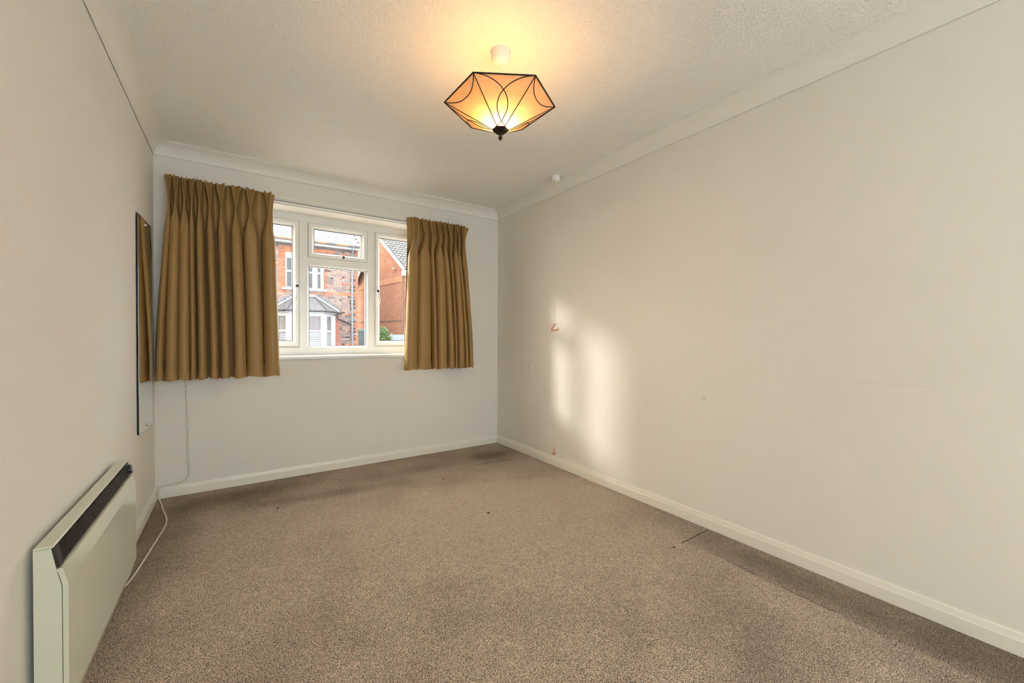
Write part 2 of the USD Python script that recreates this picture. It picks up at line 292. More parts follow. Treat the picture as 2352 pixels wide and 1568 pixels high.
obj('pane', pane(ML+0.038, MR-0.038, 1.014, 1.703), GLASS, fp)
obj('window_sill', join(rbox(WX0+0.001, WX1-0.001, -0.018, 0.262, 0.9185, 0.945, 0.005)), SILLM, win)
obj('bottom_bead', box(WX0+0.001, WX1-0.001, 0.190, 0.199, 0.945, 0.953), UPVC, win)

# window in the wall behind the viewer: the daylight that fills the near half of the room
rw = thing('window_2', 'wide white window in the wall behind the viewer', 'window', ((RX0+RX1)/2, REAR, RZ0), kind='structure')
obj('frame', ring(RX0, RX1, RZ0, RZ1, [(0, REAR-0.2), (0.06, REAR-0.2), (0.06, REAR-0.14), (0, REAR-0.14)]), UPVC, rw)
obj('mullion', box((RX0+RX1)/2-0.03, (RX0+RX1)/2+0.03, REAR-0.195, REAR-0.145, RZ0+0.05, RZ1-0.05), UPVC, rw)
for a, b in ((RX0, (RX0+RX1)/2), ((RX0+RX1)/2, RX1)):
    obj('pane', box(a+0.03, b-0.03, REAR-0.172, REAR-0.168, RZ0+0.05, RZ1-0.05), GLASS, rw)
obj('window_sill', rbox(RX0+0.001, RX1-0.001, REAR-0.22, REAR+0.03, RZ0-0.026, RZ0-0.001, 0.004), SILLM, rw)

# ------------------------------------------------------------------ curtain track and curtains
tr = thing('curtain_track', 'slim white curtain rail on the wall above the window', 'curtain rail', (-1.52, 0, 2.14))
obj('rail', rbox(-2.63, -0.40, -0.034, -0.008, 2.128, 2.150, 0.003), WPLAS, tr)
obj('batten', rbox(-2.63, -0.40, -0.022, 0.0, 2.153, 2.188, 0.003), TRIM, tr)
obj('rail_groove', box(-2.628, -0.402, -0.0345, -0.033, 2.1355, 2.1395), mat('rail_groove_dark', (0.10, 0.085, 0.06), 0.7), tr)
for xc in (-2.6, -2.07, -1.52, -0.97, -0.44):
    obj('bracket', rbox(xc-0.012, xc+0.012, -0.032, -0.001, 2.149, 2.156, 0.001), WPLAS, tr)

def fabric_mat():
    n = {'g': ('geometry', {}), 'mp': ('mapping', dict(scale=(900.0, 900.0, 300.0))), 'n': ('noise_texture', dict(scale=1.0, detail=2.0)),
         'mp2': ('mapping', dict(scale=(280.0, 280.0, 1000.0))), 'n2': ('noise_texture', dict(scale=1.0, detail=2.0)), 'a': ('math', dict(math_type='add')),
         'r': ('rgb_ramp', dict(ramp=[(0.35, (0.255, 0.148, 0.050)), (0.65, (0.385, 0.232, 0.084))])), 'h': ('math', dict(math_type='multiply', value2=0.5)),
         'u': ('bump', dict(strength=0.5, distance=0.0006)),
         'p': ('principled_bsdf', dict(roughness=0.40, specular_ior_level=0.5, specular_tint=(1.0, 0.78, 0.5), sheen_weight=0.15, sheen_roughness=0.4, sheen_tint=(1.0, 0.75, 0.45)))}
    l = [('g.position', 'mp.vector'), ('mp.vector', 'n.vector'), ('g.position', 'mp2.vector'), ('mp2.vector', 'n2.vector'), ('n.fac', 'a.value1'), ('n2.fac', 'a.value2'), ('a.value', 'h.value1'),
         ('h.value', 'r.fac'), ('r.color', 'p.base_color'), ('h.value', 'u.height'), ('u.normal', 'p.normal')]
    return usdkit.material(stage, '/World/Looks/gold_fabric', n, l, surface='p.BSDF')
FABRIC = fabric_mat()
LINING = mat('curtain_lining', (0.72, 0.69, 0.62), 0.9)
ZT, ZB, ZP = 2.172, 0.808, 2.030
def sm(a, b, x): t = np.clip((x-a)/(b-a), 0, 1); return t*t*(3-2*t)
def curtain(name, label, folds, ends, seed):
    """folds: (pinch x, bottom centre x, bottom width, bottom front y); ends: ((top x, pinch x, bottom x) left, right)."""
    r_ = np.random.RandomState(seed)
    wob = r_.uniform(-1, 1, (len(folds), 6))
    zs = np.r_[np.linspace(ZT, ZP+0.02, 12), np.linspace(ZP+0.014, ZP-0.03, 10), np.linspace(ZP-0.045, 1.62, 16), np.linspace(1.58, 0.95, 16), np.linspace(0.92, ZB, 9)]
    rows = []
    for z in zs:
        hd = np.clip((z-ZP)/(ZT-ZP), 0, 1); lo = sm(0.0, 0.30, ZP-z); dn = np.clip((ZP-z)/(ZP-ZB), 0, 1); below = z < ZP
        hem = 1+0.07*sm(0.10, 0.0, z-ZB)-0.05*np.exp(-((z-ZB-0.10)/0.02)**2)
        nodes = []
        yb = -0.066
        def end(e, s):
            xt, xp, xb = e
            x = xp+(xt-xp)*hd**1.5 if not below else xp+(xb-xp)*sm(0, 1, dn)**0.7
            return x
        nodes.append((end(ends[0], -1), yb+0.016-0.016*lo))
        TH = np.radians([-118, -88, -60, -30, 0, 30, 60, 88, 118])
        for i, (xp, xb, wb, yf) in enumerate(folds):
            w6 = wob[i]
            xc = xp+(xb-xp)*(sm(0, 1.0, dn)**0.8 if below else 0)+0.004*w6[0]*hd
            # the heading: a double pinch pleat, gathered at ZP and fanned out above it
            gp = min([abs(xp-f[0]) for j_, f in enumerate(folds) if j_ != i])
            a = 0.0035+min(0.023, gp*0.36)*(1+0.15*w6[1])*hd**0.9; fr_ = yb-0.052+0.012*hd; rec = 0.002+0.026*hd
            head = [(-a*0.75, yb-0.010), (-a*0.95, fr_+0.018), (-a, fr_+0.004), (-a*0.72, fr_), (0, fr_+rec), (a*0.72, fr_), (a, fr_+0.004), (a*0.95, fr_+0.018), (a*0.75, yb-0.010)]
            va, vy = a+0.002, yb+0.004
            if below:
                q = sm(0.0, 0.24, ZP-z); A = 0.0035+(wb*0.5*1.13*hem-0.0035)*(0.82*q+0.18*dn)
                yfz = yb-0.050+(yf-0.028-(yb-0.050))*sm(0, 0.45, ZP-z); vy = yb+0.004+(-0.026-yb-0.004)*lo
                b = 0.46*(vy-yfz); gr = min(0.014, A*0.8)*sm(0, 0.03, ZP-z)*(1-sm(0.06, 0.26, ZP-z))
                low = [(A*math.copysign(abs(math.sin(t))**0.72, t)+0.12*A*w6[2]*math.cos(t), yfz+b-b*math.cos(t)+(gr if abs(t) < 0.1 else 0)) for t in TH]
                bl = sm(0.0, 0.05, ZP-z)
                head = [((1-bl)*h[0]+bl*l[0], (1-bl)*h[1]+bl*l[1]) for h, l in zip(head, low)]
                va = (1-bl)*va+bl*A*0.72
            nodes += [(xc-va, vy)]+[(xc+h[0], h[1]) for h in head]+[(xc+va, vy)]
            if i+1 < len(folds):
                nodes.append(None)
        nodes.append((end(ends[1], 1), yb+0.016-0.016*lo))
        for k, nd in enumerate(nodes):
            if nd is None:
                (x0, y0), (x1, y1) = nodes[k-1], nodes[k+1]
                bul = -0.020*(1-lo)
                nodes[k] = ((x0+x1)/2, (y0+y1)/2+bul*min(1, abs(x1-x0)/0.03))
        p = V(nodes); n = len(p); t = np.arange(n); tt = np.linspace(0, n-1, (n-1)*4+1)
        i0 = np.clip(np.floor(tt).astype(int), 0, n-2); u = (tt-i0)[:, None]
        P0, P1, P2, P3 = p[np.maximum(i0-1, 0)], p[i0], p[i0+1], p[np.minimum(i0+2, n-1)]
        c = 0.5*(2*P1+(P2-P0)*u+(2*P0-5*P1+4*P2-P3)*u**2+(3*P1-P0-3*P2+P3)*u**3)
        zz = z + (0.005*np.sin(np.arange(len(c))*0.35+seed)*sm(0.12, 0, z-ZB) + 0.004*np.sin(np.arange(len(c))*0.3)*hd)
        rows.append(np.c_[c, zz if np.ndim(zz) else np.full(len(c), z)])
    P = V(rows)
    tg = np.gradient(P[..., :2], axis=1); tg /= np.linalg.norm(tg, axis=2, keepdims=True)+1e-9
    nb = np.dstack([-tg[..., 1], tg[..., 0], np.zeros(tg.shape[:2])])
    back = P+nb*0.0016
    v1, f1 = grid(P); v2, f2 = grid(back)
    R_, C_ = P.shape[:2]; n1 = len(v1); rim = []
    edge = [(r, 0) for r in range(R_)]+[(R_-1, c) for c in range(1, C_)]+[(r, C_-1) for r in range(R_-2, -1, -1)]+[(0, c) for c in range(C_-2, 0, -1)]
    for (a, b), (c, d) in zip(edge, edge[1:]+edge[:1]):
        i, j = a*C_+b, c*C_+d; rim.append([i, j, n1+j, n1+i])
    f = np.vstack([f1[:, ::-1], f2+n1, V(rim)[:, ::-1]])
    t = thing(name, label, 'curtain', (float(P[..., 0].mean()), -0.07, ZB))
    obj('cloth', (np.vstack([v1, v2]), f), FABRIC, t, smooth=60)
    lin = (P+nb*0.0032)[26:-3, ::2]; obj('lining', grid(lin), LINING, t, label='white lining on the window side', smooth=60)
    return t
FL = [(-2.633, -2.682, 0.038, -0.118), (-2.599, -2.622, 0.064, -0.120), (-2.553, -2.560, 0.062, -0.120), (-2.515, -2.508, 0.030, -0.115), (-2.472, -2.457, 0.042, -0.125),
      (-2.417, -2.393, 0.041, -0.125), (-2.352, -2.330, 0.046, -0.125), (-2.267, -2.242, 0.064, -0.120), (-2.181, -2.150, 0.096, -0.078), (-2.067, -2.046, 0.086, -0.110)]
curtain('curtain', 'wide gold pinch-pleated curtain left of the window, beside the mirror', FL, ((-2.662, -2.645, -2.710), (-2.021, -2.036, -1.999)), 5)
FR = [(-0.944, -0.971, 0.100, -0.105), (-0.845, -0.846, 0.124, -0.090), (-0.777, -0.749, 0.038, -0.115), (-0.704, -0.678, 0.090, -0.120), (-0.647, -0.586, 0.058, -0.118),
      (-0.593, -0.537, 0.028, -0.112), (-0.540, -0.481, 0.062, -0.122), (-0.507, -0.425, 0.036, -0.118), (-0.460, -0.377, 0.046, -0.115)]
curtain('curtain', 'narrow gold pinch-pleated curtain right of the window, nearer the room corner', FR, ((-1.000, -0.992, -1.022), (-0.369, -0.407, -0.331)), 11)

# ------------------------------------------------------------------ pendant lamp
LC = V([-1.268, -2.040]); ZR, ZC, RR, RC = 2.161, 2.046, 0.252, 0.034
def shade_mat():
    n = {'g': ('geometry', {}), 'n': ('noise_texture', dict(scale=45.0, detail=4.0)), 'r': ('rgb_ramp', dict(ramp=[(0.3, (0.88, 0.66, 0.42)), (0.7, (0.93, 0.74, 0.50))])),
         'd': ('diffuse_bsdf', {}), 't': ('translucent_bsdf', {}), 'm': ('mix_closure', dict(fac=0.66)), 'gl': ('glossy_bsdf', dict(color=(1, 1, 1), roughness=0.25)), 'm2': ('mix_closure', dict(fac=0.03))}
    return usdkit.material(stage, '/World/Looks/amber_glass', n, [('g.position', 'n.vector'), ('n.fac', 'r.fac'), ('r.color', 'd.color'), ('r.color', 't.color'), ('d.BSDF', 'm.closure1'), ('t.BSDF', 'm.closure2'), ('m.closure', 'm2.closure1'), ('gl.BSDF', 'm2.closure2')], surface='m2.closure')
AMBER = shade_mat()
BRONZE = mat('dark_bronze', (0.022, 0.014, 0.010), 0.38, 0.6)
BULBM = usdkit.material(stage, '/World/Looks/warm_bulb', {'e': ('emission', dict(color=(1.0, 0.66, 0.33), strength=BULB))}, [], surface='e.emission')
lamp = thing('pendant_lamp', 'lit amber glass pendant lamp with dark leaded ribs hanging from the ceiling', 'lamp', (LC[0], LC[1], ZC))
cc = lambda z: (LC[0], LC[1], z)
obj('ceiling_rose', lathe([(0.0, 0.002), (0.0435, 0.002), (0.0445, -0.003), (0.0435, -0.026), (0.042, -0.034), (0.036, -0.050), (0.024, -0.0585), (0.007, -0.061), (0.006, -0.066), (0, -0.066)], cc(H), sides=40), WPLAS, lamp, label='white plastic ceiling rose', smooth=40)
obj('flex', tube([cc(2.345), cc(2.28), cc(2.215)], 0.0032, 8), WPLAS, lamp)
obj('lamp_holder', lathe([(0, 0.06), (0.012, 0.058), (0.016, 0.045), (0.019, 0.02), (0.019, 0.0), (0, 0.0)], cc(2.139), sides=24), WPLAS, lamp, smooth=40)
GB, GR = 2.086, 0.033
obj('bulb', lathe([(0, -GR)]+[(GR*math.sin(a), -GR*math.cos(a)) for a in np.linspace(0.12, 1.95, 16)]+[(0, GR*0.37)], cc(GB), sides=28), BULBM, lamp, smooth=True)
obj('bulb_collar', lathe([(0, GR*0.36), (GR*0.95, GR*0.36), (GR*0.97, GR*0.40), (GR*0.90, GR*0.75), (0.021, GR*1.4), (0.0185, GR*1.62), (0, GR*1.62)], cc(GB), sides=28), WPLAS, lamp, smooth=40)
ang = [math.radians(92+60*k) for k in range(6)]
tilt = lambda x, y: 0.006*((x-LC[0])*0.9-(y-LC[1])*0.4)/RR
rim = [V([LC[0]+RR*math.cos(a), LC[1]+RR*math.sin(a), 0]) for a in ang]; rim = [V([q[0], q[1], ZR+tilt(q[0], q[1])]) for q in rim]
bot = [V([LC[0]+RC*math.cos(a), LC[1]+RC*math.sin(a), ZC]) for a in ang]
S = lambda k, u, v: (rim[k]*(1-u)+rim[(k+1) % 6]*u)*(1-v)+(bot[k]*(1-u)+bot[(k+1) % 6]*u)*v
for k in range(6):
    n_ = np.cross(rim[(k+1) % 6]-rim[k], bot[k]-rim[k]); n_ /= np.linalg.norm(n_); n_ *= np.sign(n_[2])
    q = [rim[k], rim[(k+1) % 6], bot[(k+1) % 6], bot[k]]
    obj('shade_panel', loops([[p+n_*0.0006 for p in q], [p+n_*0.0030 for p in q]], False, True), AMBER, lamp)
for k in range(6):
    obj('rim_bar', tube([rim[k], rim[(k+1) % 6]], 0.0031, 8), BRONZE, lamp)
    obj('rib', tube([rim[k], bot[k]], 0.0018, 8), BRONZE, lamp)
def came(k, uv, r=0.0019):
    P = V([S(k, u, v) for u, v in spline(uv, 26)]); return tube(P, r, 6)
for k in range(6):
    if k % 2 == 0 or True:
        cross = k in (0, 2, 4)
        if cross:
            A = [(0.0, 0.0), (0.14, 0.025), (0.28, 0.085), (0.42, 0.19), (0.55, 0.33), (0.655, 0.50), (0.69, 0.64), (0.64, 0.77), (0.46, 0.89), (0.0, 1.0)]
            obj('arc', came(k, A), BRONZE, lamp); obj('arc', came(k, [(1-u, v) for u, v in A]), BRONZE, lamp)
        else:
            obj('arc', came(k, [(0, 0), (0.09, 0.10), (0.25, 0.185), (0.5, 0.215), (0.75, 0.185), (0.91, 0.10), (1, 0)]), BRONZE, lamp)
obj('bottom_cap', lathe([(0, 0.006), (RC+0.004, 0.004), (RC+0.005, 0.0), (RC-0.002, -0.007), (0.024, -0.013), (0.011, -0.019), (0.0, -0.02)], cc(ZC), sides=6), BRONZE, lamp)
obj('finial', lathe([(0, 0), (0.006, -0.001), (0.0045, -0.006), (0.0085, -0.011), (0.0095, -0.016), (0.0075, -0.022), (0.003, -0.027), (0, -0.030)], cc(ZC-0.019), sides=20), BRONZE, lamp, smooth=50)

# ------------------------------------------------------------------ pull-cord switch
SX, SY = -0.137, -1.088
ORANGE = mat('orange_plastic', (0.62, 0.10, 0.015), 0.35)
CORD = mat('white_cord', (0.74, 0.70, 0.62), 0.7)
pc = thing('pull_cord_alarm', 'white ceiling pull switch with a long cord and two orange triangle handles', 'pull cord', (SX, SY, H))
obj('base_plate', lathe([(0, 0.001), (0.043, 0.001), (0.043, -0.0035), (0.040, -0.006), (0, -0.006)], (SX, SY, H), sides=36), WPLAS, pc, smooth=40)
obj('housing', lathe([(0, -0.005), (0.0345, -0.005), (0.0335, -0.040), (0.031, -0.044), (0.006, -0.0465), (0.0055, -0.052), (0, -0.052)], (SX, SY, H), sides=36), WPLAS, pc, smooth=40)
obj('cord', tube([(SX, SY, H-0.05), (SX, SY, 1.9), (SX, SY, 1.3), (SX, SY, 0.6), (SX, SY, 0.21)], 0.0009, 6), CORD, pc)
obj('connector', lathe([(0, 0.018), (0.003, 0.016), (0.0045, 0.006), (0.0045, -0.006), (0.003, -0.010), (0, -0.010)], (SX, SY, 2.175), sides=14), CREAM, pc, smooth=40)
def triangle(z, az, s=0.052):
    u = V([math.cos(az), math.sin(az), 0]); c = V([SX, SY, z]); h = s*0.92
    K = [c+V([0, 0, h*0.55])+u*0.006, c+V([0, 0, h*0.55])-u*0.004, c-u*s*0.30+V([0, 0, 0.0]), c-u*s*0.52-V([0, 0, h*0.36]), c-u*s*0.46-V([0, 0, h*0.45]), c-V([0, 0, h*0.46]), c+u*s*0.46-V([0, 0, h*0.45]), c+u*s*0.53-V([0, 0, h*0.36]), c+u*s*0.46-V([0, 0, h*0.18])]
    P = []
    for a, b in zip(K, K[1:]):
        P += [a*(1-t)+b*t for t in np.linspace(0, 1, 5)[:-1]]
    P.append(K[-1]); obj('handle', tube(P, 0.0036, 8), ORANGE, pc, label='orange triangle pull handle', smooth=50)
triangle(1.182, math.radians(-30)); triangle(0.178, math.radians(28))

# ------------------------------------------------------------------ double socket on the right wall
so = thing('double_socket', 'white double wall socket low on the right wall near the corner', 'socket', (0, -0.5305, 0.829))
obj('face_plate', rbox(-0.011, 0.0, -0.608, -0.453, 0.787, 0.871, 0.003), WPLAS, so)
for yc in (-0.5305-0.038, -0.5305+0.038):
    for dy, dz, a, b in ((0, 0.010, 0.0022, 0.0045), (-0.011, -0.013, 0.0035, 0.0020), (0.011, -0.013, 0.0035, 0.0020)):
        obj('pin_hole', box(-0.0114, -0.0105, yc+dy-a, yc+dy+a, 0.829+dz-b, 0.829+dz+b), BLACK, so)
for yc in (-0.5305-0.012, -0.5305+0.012):
    obj('rocker_switch', rbox(-0.0145, -0.010, yc-0.0055, yc+0.0055, 0.838, 0.858, 0.0015), WPLAS, so)
for yc in (-0.5305-0.060, -0.5305+0.060):
    obj('screw', lathe([(0, 0.0004), (0.0032, 0.0004), (0.0032, -0.001), (0, -0.001)], (-0.011, yc, 0.829), (-1, 0, 0), 12), mat('screw_steel', (0.35, 0.33, 0.30), 0.35, 1.0), so)

# ------------------------------------------------------------------ mirror
MIRROR = mat('mirror_silver', (0.86, 0.88, 0.86), 0.0, 1.0)
mi = thing('wall_mirror', 'tall narrow frameless mirror on the left wall beside the curtain', 'mirror', (-W, -0.425, 0.552))
mx = -W+0.010
mk = lambda y: mx+0.030*(y+0.596)                # the edge by the curtain stands further off the wall
obj('glass_plate', prism([(mk(-0.596)-0.0060, -0.596), (mk(-0.596)-0.0003, -0.596), (mk(-0.240)-0.0003, -0.240), (mk(-0.240)-0.0060, -0.240)], 0.553, 1.782, 'z'), mat('mirror_edge', (0.012, 0.018, 0.016), 0.1), mi, label='dark polished glass edge')
obj('mirror_face', prism([(mk(-0.5945)-0.0006, -0.5945), (mk(-0.5945)+0.0002, -0.5945), (mk(-0.2415)+0.0002, -0.2415), (mk(-0.2415)-0.0006, -0.2415)], 0.5545, 1.7805, 'z'), MIRROR, mi)
CHROME = mat('chrome', (0.75, 0.74, 0.70), 0.12, 1.0)
for z in (1.755, 0.578):
    obj('dome_screw', lathe([(0, -0.012), (0.004, -0.012), (0.004, 0.0), (0.0085, 0.0), (0.0085, 0.002), (0.0065, 0.0055), (0.003, 0.0075), (0, 0.008)], (mk(-0.405)+0.0003, -0.405, z), (1, 0, 0), 18), CHROME, mi, smooth=50)
for z in (1.70, 0.63):
    obj('spacer', box(-W, mk(-0.395)-0.0055, -0.415, -0.395, z-0.01, z+0.01), BLACK, mi)

# ------------------------------------------------------------------ panel heater on the left wall
HC = mat('cream_enamel', (0.645, 0.637, 0.495), 0.28)
HF = mat('cream_enamel_gloss', (0.625, 0.615, 0.475), 0.13, coat_weight=0.35, coat_roughness=0.06)
BROWN = mat('brown_grille', (0.020, 0.013, 0.009), 0.45)
he = thing('panel_heater', 'cream electric panel heater with a dark sloping top grille, low on the left wall', 'heater', (-W, -1.6, 0.09))
hx = lambda d: -W+d
YN, YF = -2.045, -1.150
A0, B0, C0, D0, ZTOP, ZG, ZBEND, ZLOW = 0.015, 0.0524, 0.0692, 0.0797, 0.547, 0.483, 0.437, 0.072
side = [(hx(A0), ZLOW), (hx(D0-0.013), ZLOW), (hx(D0-0.013), ZBEND-0.005), (hx(C0-0.012), ZG-0.004), (hx(B0-0.005), ZTOP-0.008), (hx(A0), ZTOP-0.008)]
obj('casing', prism(side, YN+0.003, YF-0.003, 'y'), HC, he)
obj('top_cover', join(rbox(hx(A0), hx(B0+0.001), YN, YF, ZTOP-0.007, ZTOP, 0.002)), HC, he)
fp_ = [(hx(C0-0.013), ZG-0.003), (hx(C0-0.004), ZG), (hx(C0), ZG-0.002), (hx(D0), ZBEND), (hx(D0), ZLOW+0.03), (hx(D0-0.008), ZLOW-0.004), (hx(D0-0.011), ZLOW-0.004), (hx(D0-0.011), ZBEND-0.002), (hx(C0-0.008), ZG-0.012)]
obj('front_panel', prism(fp_, YN+0.001, YF-0.001, 'y'), HF, he)
# the sloping grille between the top cover and the front panel's lip
g0, g1 = V([hx(B0-0.004), ZTOP-0.009]), V([hx(C0-0.012), ZG+0.001]); gd = g1-g0; gl = np.linalg.norm(gd); gd /= gl; gn = V([-gd[1], gd[0]]); gn *= np.sign(gn[0])
obj('grille_tray', prism([tuple(g0+gn*0.000), tuple(g0+gn*0.0015), tuple(g1+gn*0.0015), tuple(g1+gn*0.0)], YN+0.004, YF-0.004, 'y'), BROWN, he)
for ya, yb in ((YN+0.004, YN+0.034), (YF-0.060, YF-0.004)):
    obj('grille_end', prism([tuple(g0+gn*0.0015), tuple(g0+gn*0.006), tuple(g1+gn*0.006), tuple(g1+gn*0.0015)], ya, yb, 'y'), BROWN, he)
BARM = mat('brown_grille_bar', (0.022, 0.015, 0.010), 0.35)
nb = 88
for k in range(nb):
    y = YN+0.040+(YF-0.066-YN-0.040)*k/(nb-1)
    obj('grille_bar', prism([tuple(g0+gd*0.002+gn*0.001), tuple(g0+gd*0.002+gn*0.0058), tuple(g1-gd*0.002+gn*0.0058), tuple(g1-gd*0.002+gn*0.001)], y-0.0016, y+0.0016, 'y'), BARM, he)
gm = (g0+g1)/2+gn*0.006; kc = (gm[0], YF-0.030, gm[1]); ka = (gn[0], 0, gn[1])
kp = [(0, -0.006), (0.0235, -0.006), (0.0235, 0.002), (0.0225, 0.003), (0.0205, 0.0035), (0.0198, 0.011), (0.0180, 0.0125), (0, 0.013)]
obj('control_dial', lathe(kp, kc, ka, 36), BLACK, he, smooth=30)
obj('dial_cap', lathe([(0, 0.0125), (0.0145, 0.0125), (0.0145, 0.0135), (0.012, 0.0138), (0, 0.0138)], kc, ka, 28), mat('dial_silver', (0.30, 0.29, 0.26), 0.3, 0.8), he, smooth=30)
u_ = V([0, 1.0, 0]); w_ = np.cross(V(ka), u_)
for k in range(9):
    a = math.radians(-130+k*32); p = V(kc)+V(ka)*0.0031+0.0216*(math.cos(a)*u_+math.sin(a)*w_)
    obj('dial_mark', lathe([(0, 0), (0.0010, 0), (0.0010, 0.0004), (0, 0.0004)], p, ka, 8), WPLAS, he)
for y in (YN+0.15, YF-0.15):
    obj('wall_bracket', box(-W, hx(A0+0.001), y-0.02, y+0.02, 0.14, 0.50), HC, he)

# ------------------------------------------------------------------ heater cable and its clips
CABLE = mat('cable_white', (0.70, 0.65, 0.53), 0.45)
cr_ = 0.0042
cpts = [(-2.556, -0.0065, 0.90), (-2.5555, -0.0065, 0.77), (-2.552, -0.0065, 0.62), (-2.5475, -0.0065, 0.44), (-2.545, -0.0065, 0.24), (-2.542, -0.0065, 0.185), (-2.545, -0.008, 0.135), (-2.562, -0.011, 0.105), (-2.60, -0.014, 0.088),
        (-2.645, -0.0165, 0.083), (-2.680, -0.0175, 0.081), (-2.699, -0.021, 0.074), (-2.703, -0.034, 0.055), (-2.698, -0.050, 0.030), (-2.692, -0.070, 0.010), (-2.680, -0.12, 0.0055), (-2.655, -0.25, 0.0055), (-2.632, -0.36, 0.0055), (-2.614, -0.46, 0.0055), (-2.611, -0.57, 0.0055),
        (-2.622, -0.72, 0.0055), (-2.640, -0.92, 0.0055), (-2.653, -1.06, 0.0055), (-2.664, -1.15, 0.0055), (-2.680, -1.22, 0.012), (-2.690, -1.25, 0.035), (-2.690, -1.255, 0.0635)]
obj('power_cable', tube(spline(cpts, 170), cr_, 10), CABLE, label='thin white heater cable running down the back wall and over the carpet', cat='cable', smooth=60)
for z, x, l in ((0.733, -2.5545, 'top one of three white clips on the heater cable, just under the curtain'), (0.478, -2.5486, 'middle one of three white clips on the heater cable on the back wall'), (0.236, -2.545, 'lowest of three white clips on the heater cable, above the skirting')):
    c = thing('cable_clip', l, 'cable clip', (x, 0, z), group='clips along the heater cable')
    arc = [(x+0.0062*math.cos(a), -0.0065-0.0062*math.sin(a)) for a in np.linspace(0, PI, 9)]
    inn = [(x+0.0043*math.cos(a), -0.0065-0.0043*math.sin(a)) for a in np.linspace(PI, 0, 9)]
    obj('saddle', prism([(x+0.0062, 0.0)]+arc+[(x-0.0062, 0.0), (x-0.0043, 0.0)]+inn+[(x+0.0043, 0.0)], z-0.004, z+0.004, 'z'), WPLAS, c)
    obj('nail_boss', rbox(x-0.0125, x-0.006, -0.009, 0.0, z-0.004, z+0.004, 0.001), WPLAS, c)
    obj('nail', lathe([(0, 0), (0.0022, 0), (0.0022, 0.0012), (0, 0.0014)], (x-0.0092, -0.009, z), (0, -1, 0), 10), CHROME, c)

# ------------------------------------------------------------------ outside: the ground
ASPH = mat('asphalt', (0.15, 0.147, 0.143), 0.9, noise=(3.0, (0.19, 0.185, 0.18), 0.3, 0.7))
GZ = -0.35
obj('ground', box(-40, 45, 0.9, 50, GZ-0.2, GZ), ASPH, label='grey asphalt street and forecourt outside the window', cat='ground', kind='structure')

# ------------------------------------------------------------------ the brick house across the street
MORTAR = mat('mortar', (0.23, 0.20, 0.17), 0.95)
TONES = {'pink': [(0.205, 0.128, 0.102), (0.225, 0.148, 0.122), (0.175, 0.125, 0.112), (0.135, 0.096, 0.088), (0.235, 0.168, 0.132)], 'orange': [(0.30, 0.102, 0.047), (0.33, 0.122, 0.060), (0.275, 0.088, 0.040)],
         'red': [(0.26, 0.07, 0.036), (0.29, 0.092, 0.05)], 'dark': [(0.045, 0.034, 0.034), (0.085, 0.062, 0.058)], 'soot': [(0.11, 0.085, 0.08), (0.15, 0.11, 0.10), (0.085, 0.068, 0.065)]}
BR = {k: [mat(f'brick_{k}_{i}', c, 0.9) for i, c in enumerate(v)] for k, v in TONES.items()}
WPAINT = mat('white_gloss_paint', (0.40, 0.395, 0.385), 0.35)
DARKIN = mat('dark_interior', (0.035, 0.035, 0.035), 0.8)
FARPANE = mat('dark_pane', (0.05, 0.05, 0.05), 0.08)
LEAD = mat('lead_flashing', (0.10, 0.105, 0.112), 0.45)
PIPE = mat('grey_pipe', (0.135, 0.145, 0.155), 0.35)
YF0 = 15.0
ho = thing('brick_house', 'old brick house with white bay window and slate roof, left across the street', 'house', (-1.0, YF0, GZ))
HX0, HX1, ZE = -9.6, 2.18, 4.84
wl = obj('wall', join(box(HX0, HX1, YF0+0.008, YF0+8.0, GZ, ZE+0.25)), MORTAR, ho)
rb = random.Random(21)
UX0, UX1, UZ0, UZ1 = -0.62, 0.78, 3.05, 4.47            # upstairs window opening
def clip(x0, x1, z0, z1):
    """What is left of a brick beside the window openings."""
    out = [(x0, x1)]
    for a, b, zl, zh in ((UX0, UX1, UZ0-0.08, UZ1), (-0.98, 1.19, GZ, 2.03)):
        if z1 > zl+0.005 and z0 < zh-0.005:
            out = [q for u, v in out for q in ((u, min(v, a-0.004)), (max(u, b+0.004), v)) if q[1]-q[0] > 0.02]
    return out
bricks = []
nrow = int((ZE+0.05-GZ)/0.0757)
for r_ in range(nrow):
    z0 = GZ+r_*0.0757+0.010; z1 = z0+0.0655
    x, k = HX1, r_ % 2
    while x > HX0:
        L = 0.1025 if k % 2 else 0.215
        x0 = xe = max(x-L, HX0)
        for x0, x in clip(x0, x, z0, z1):
            zc = (z0+z1)/2; xc = (x+x0)/2
            tone = 'pink'; u = rb.random()
            if 2.80 < zc < 3.02: tone = 'dark' if (k % 2 and abs(zc-2.91) < 0.03 and u < 0.7) else 'orange'
            elif xc > 1.98 and u < 0.85: tone = 'orange'
            elif 4.49 < zc < 4.70 and UX0-0.35 < xc < UX1+0.5 and u < 0.9: tone = 'orange'
            elif zc > 4.62: tone = 'soot' if zc > 4.72 or u < 0.6 else 'pink'
            elif UZ0-0.1 < zc < UZ1+0.05 and (UX1 <= xc < UX1+(0.13 if r_ % 2 else 0.24) or UX0-(0.13 if r_ % 2 else 0.24) < xc <= UX0): tone = 'orange'
            elif 1.19 < xc < (1.34 if r_ % 2 else 1.46) and zc < 2.05: tone = 'red'
            elif 1.84 < xc <= 2.02 and r_ % 2 and u < 0.6: tone = 'dark'
            elif u < 0.045: tone = 'dark'
            elif u < 0.10: tone = 'orange'
            elif u < 0.14: tone = 'red'
            dy = rb.uniform(-0.002, 0.002)
            bricks.append((x0, x, z0, z1, dy, rb.choice(BR[tone])))
        x = xe-0.0105; k += 1
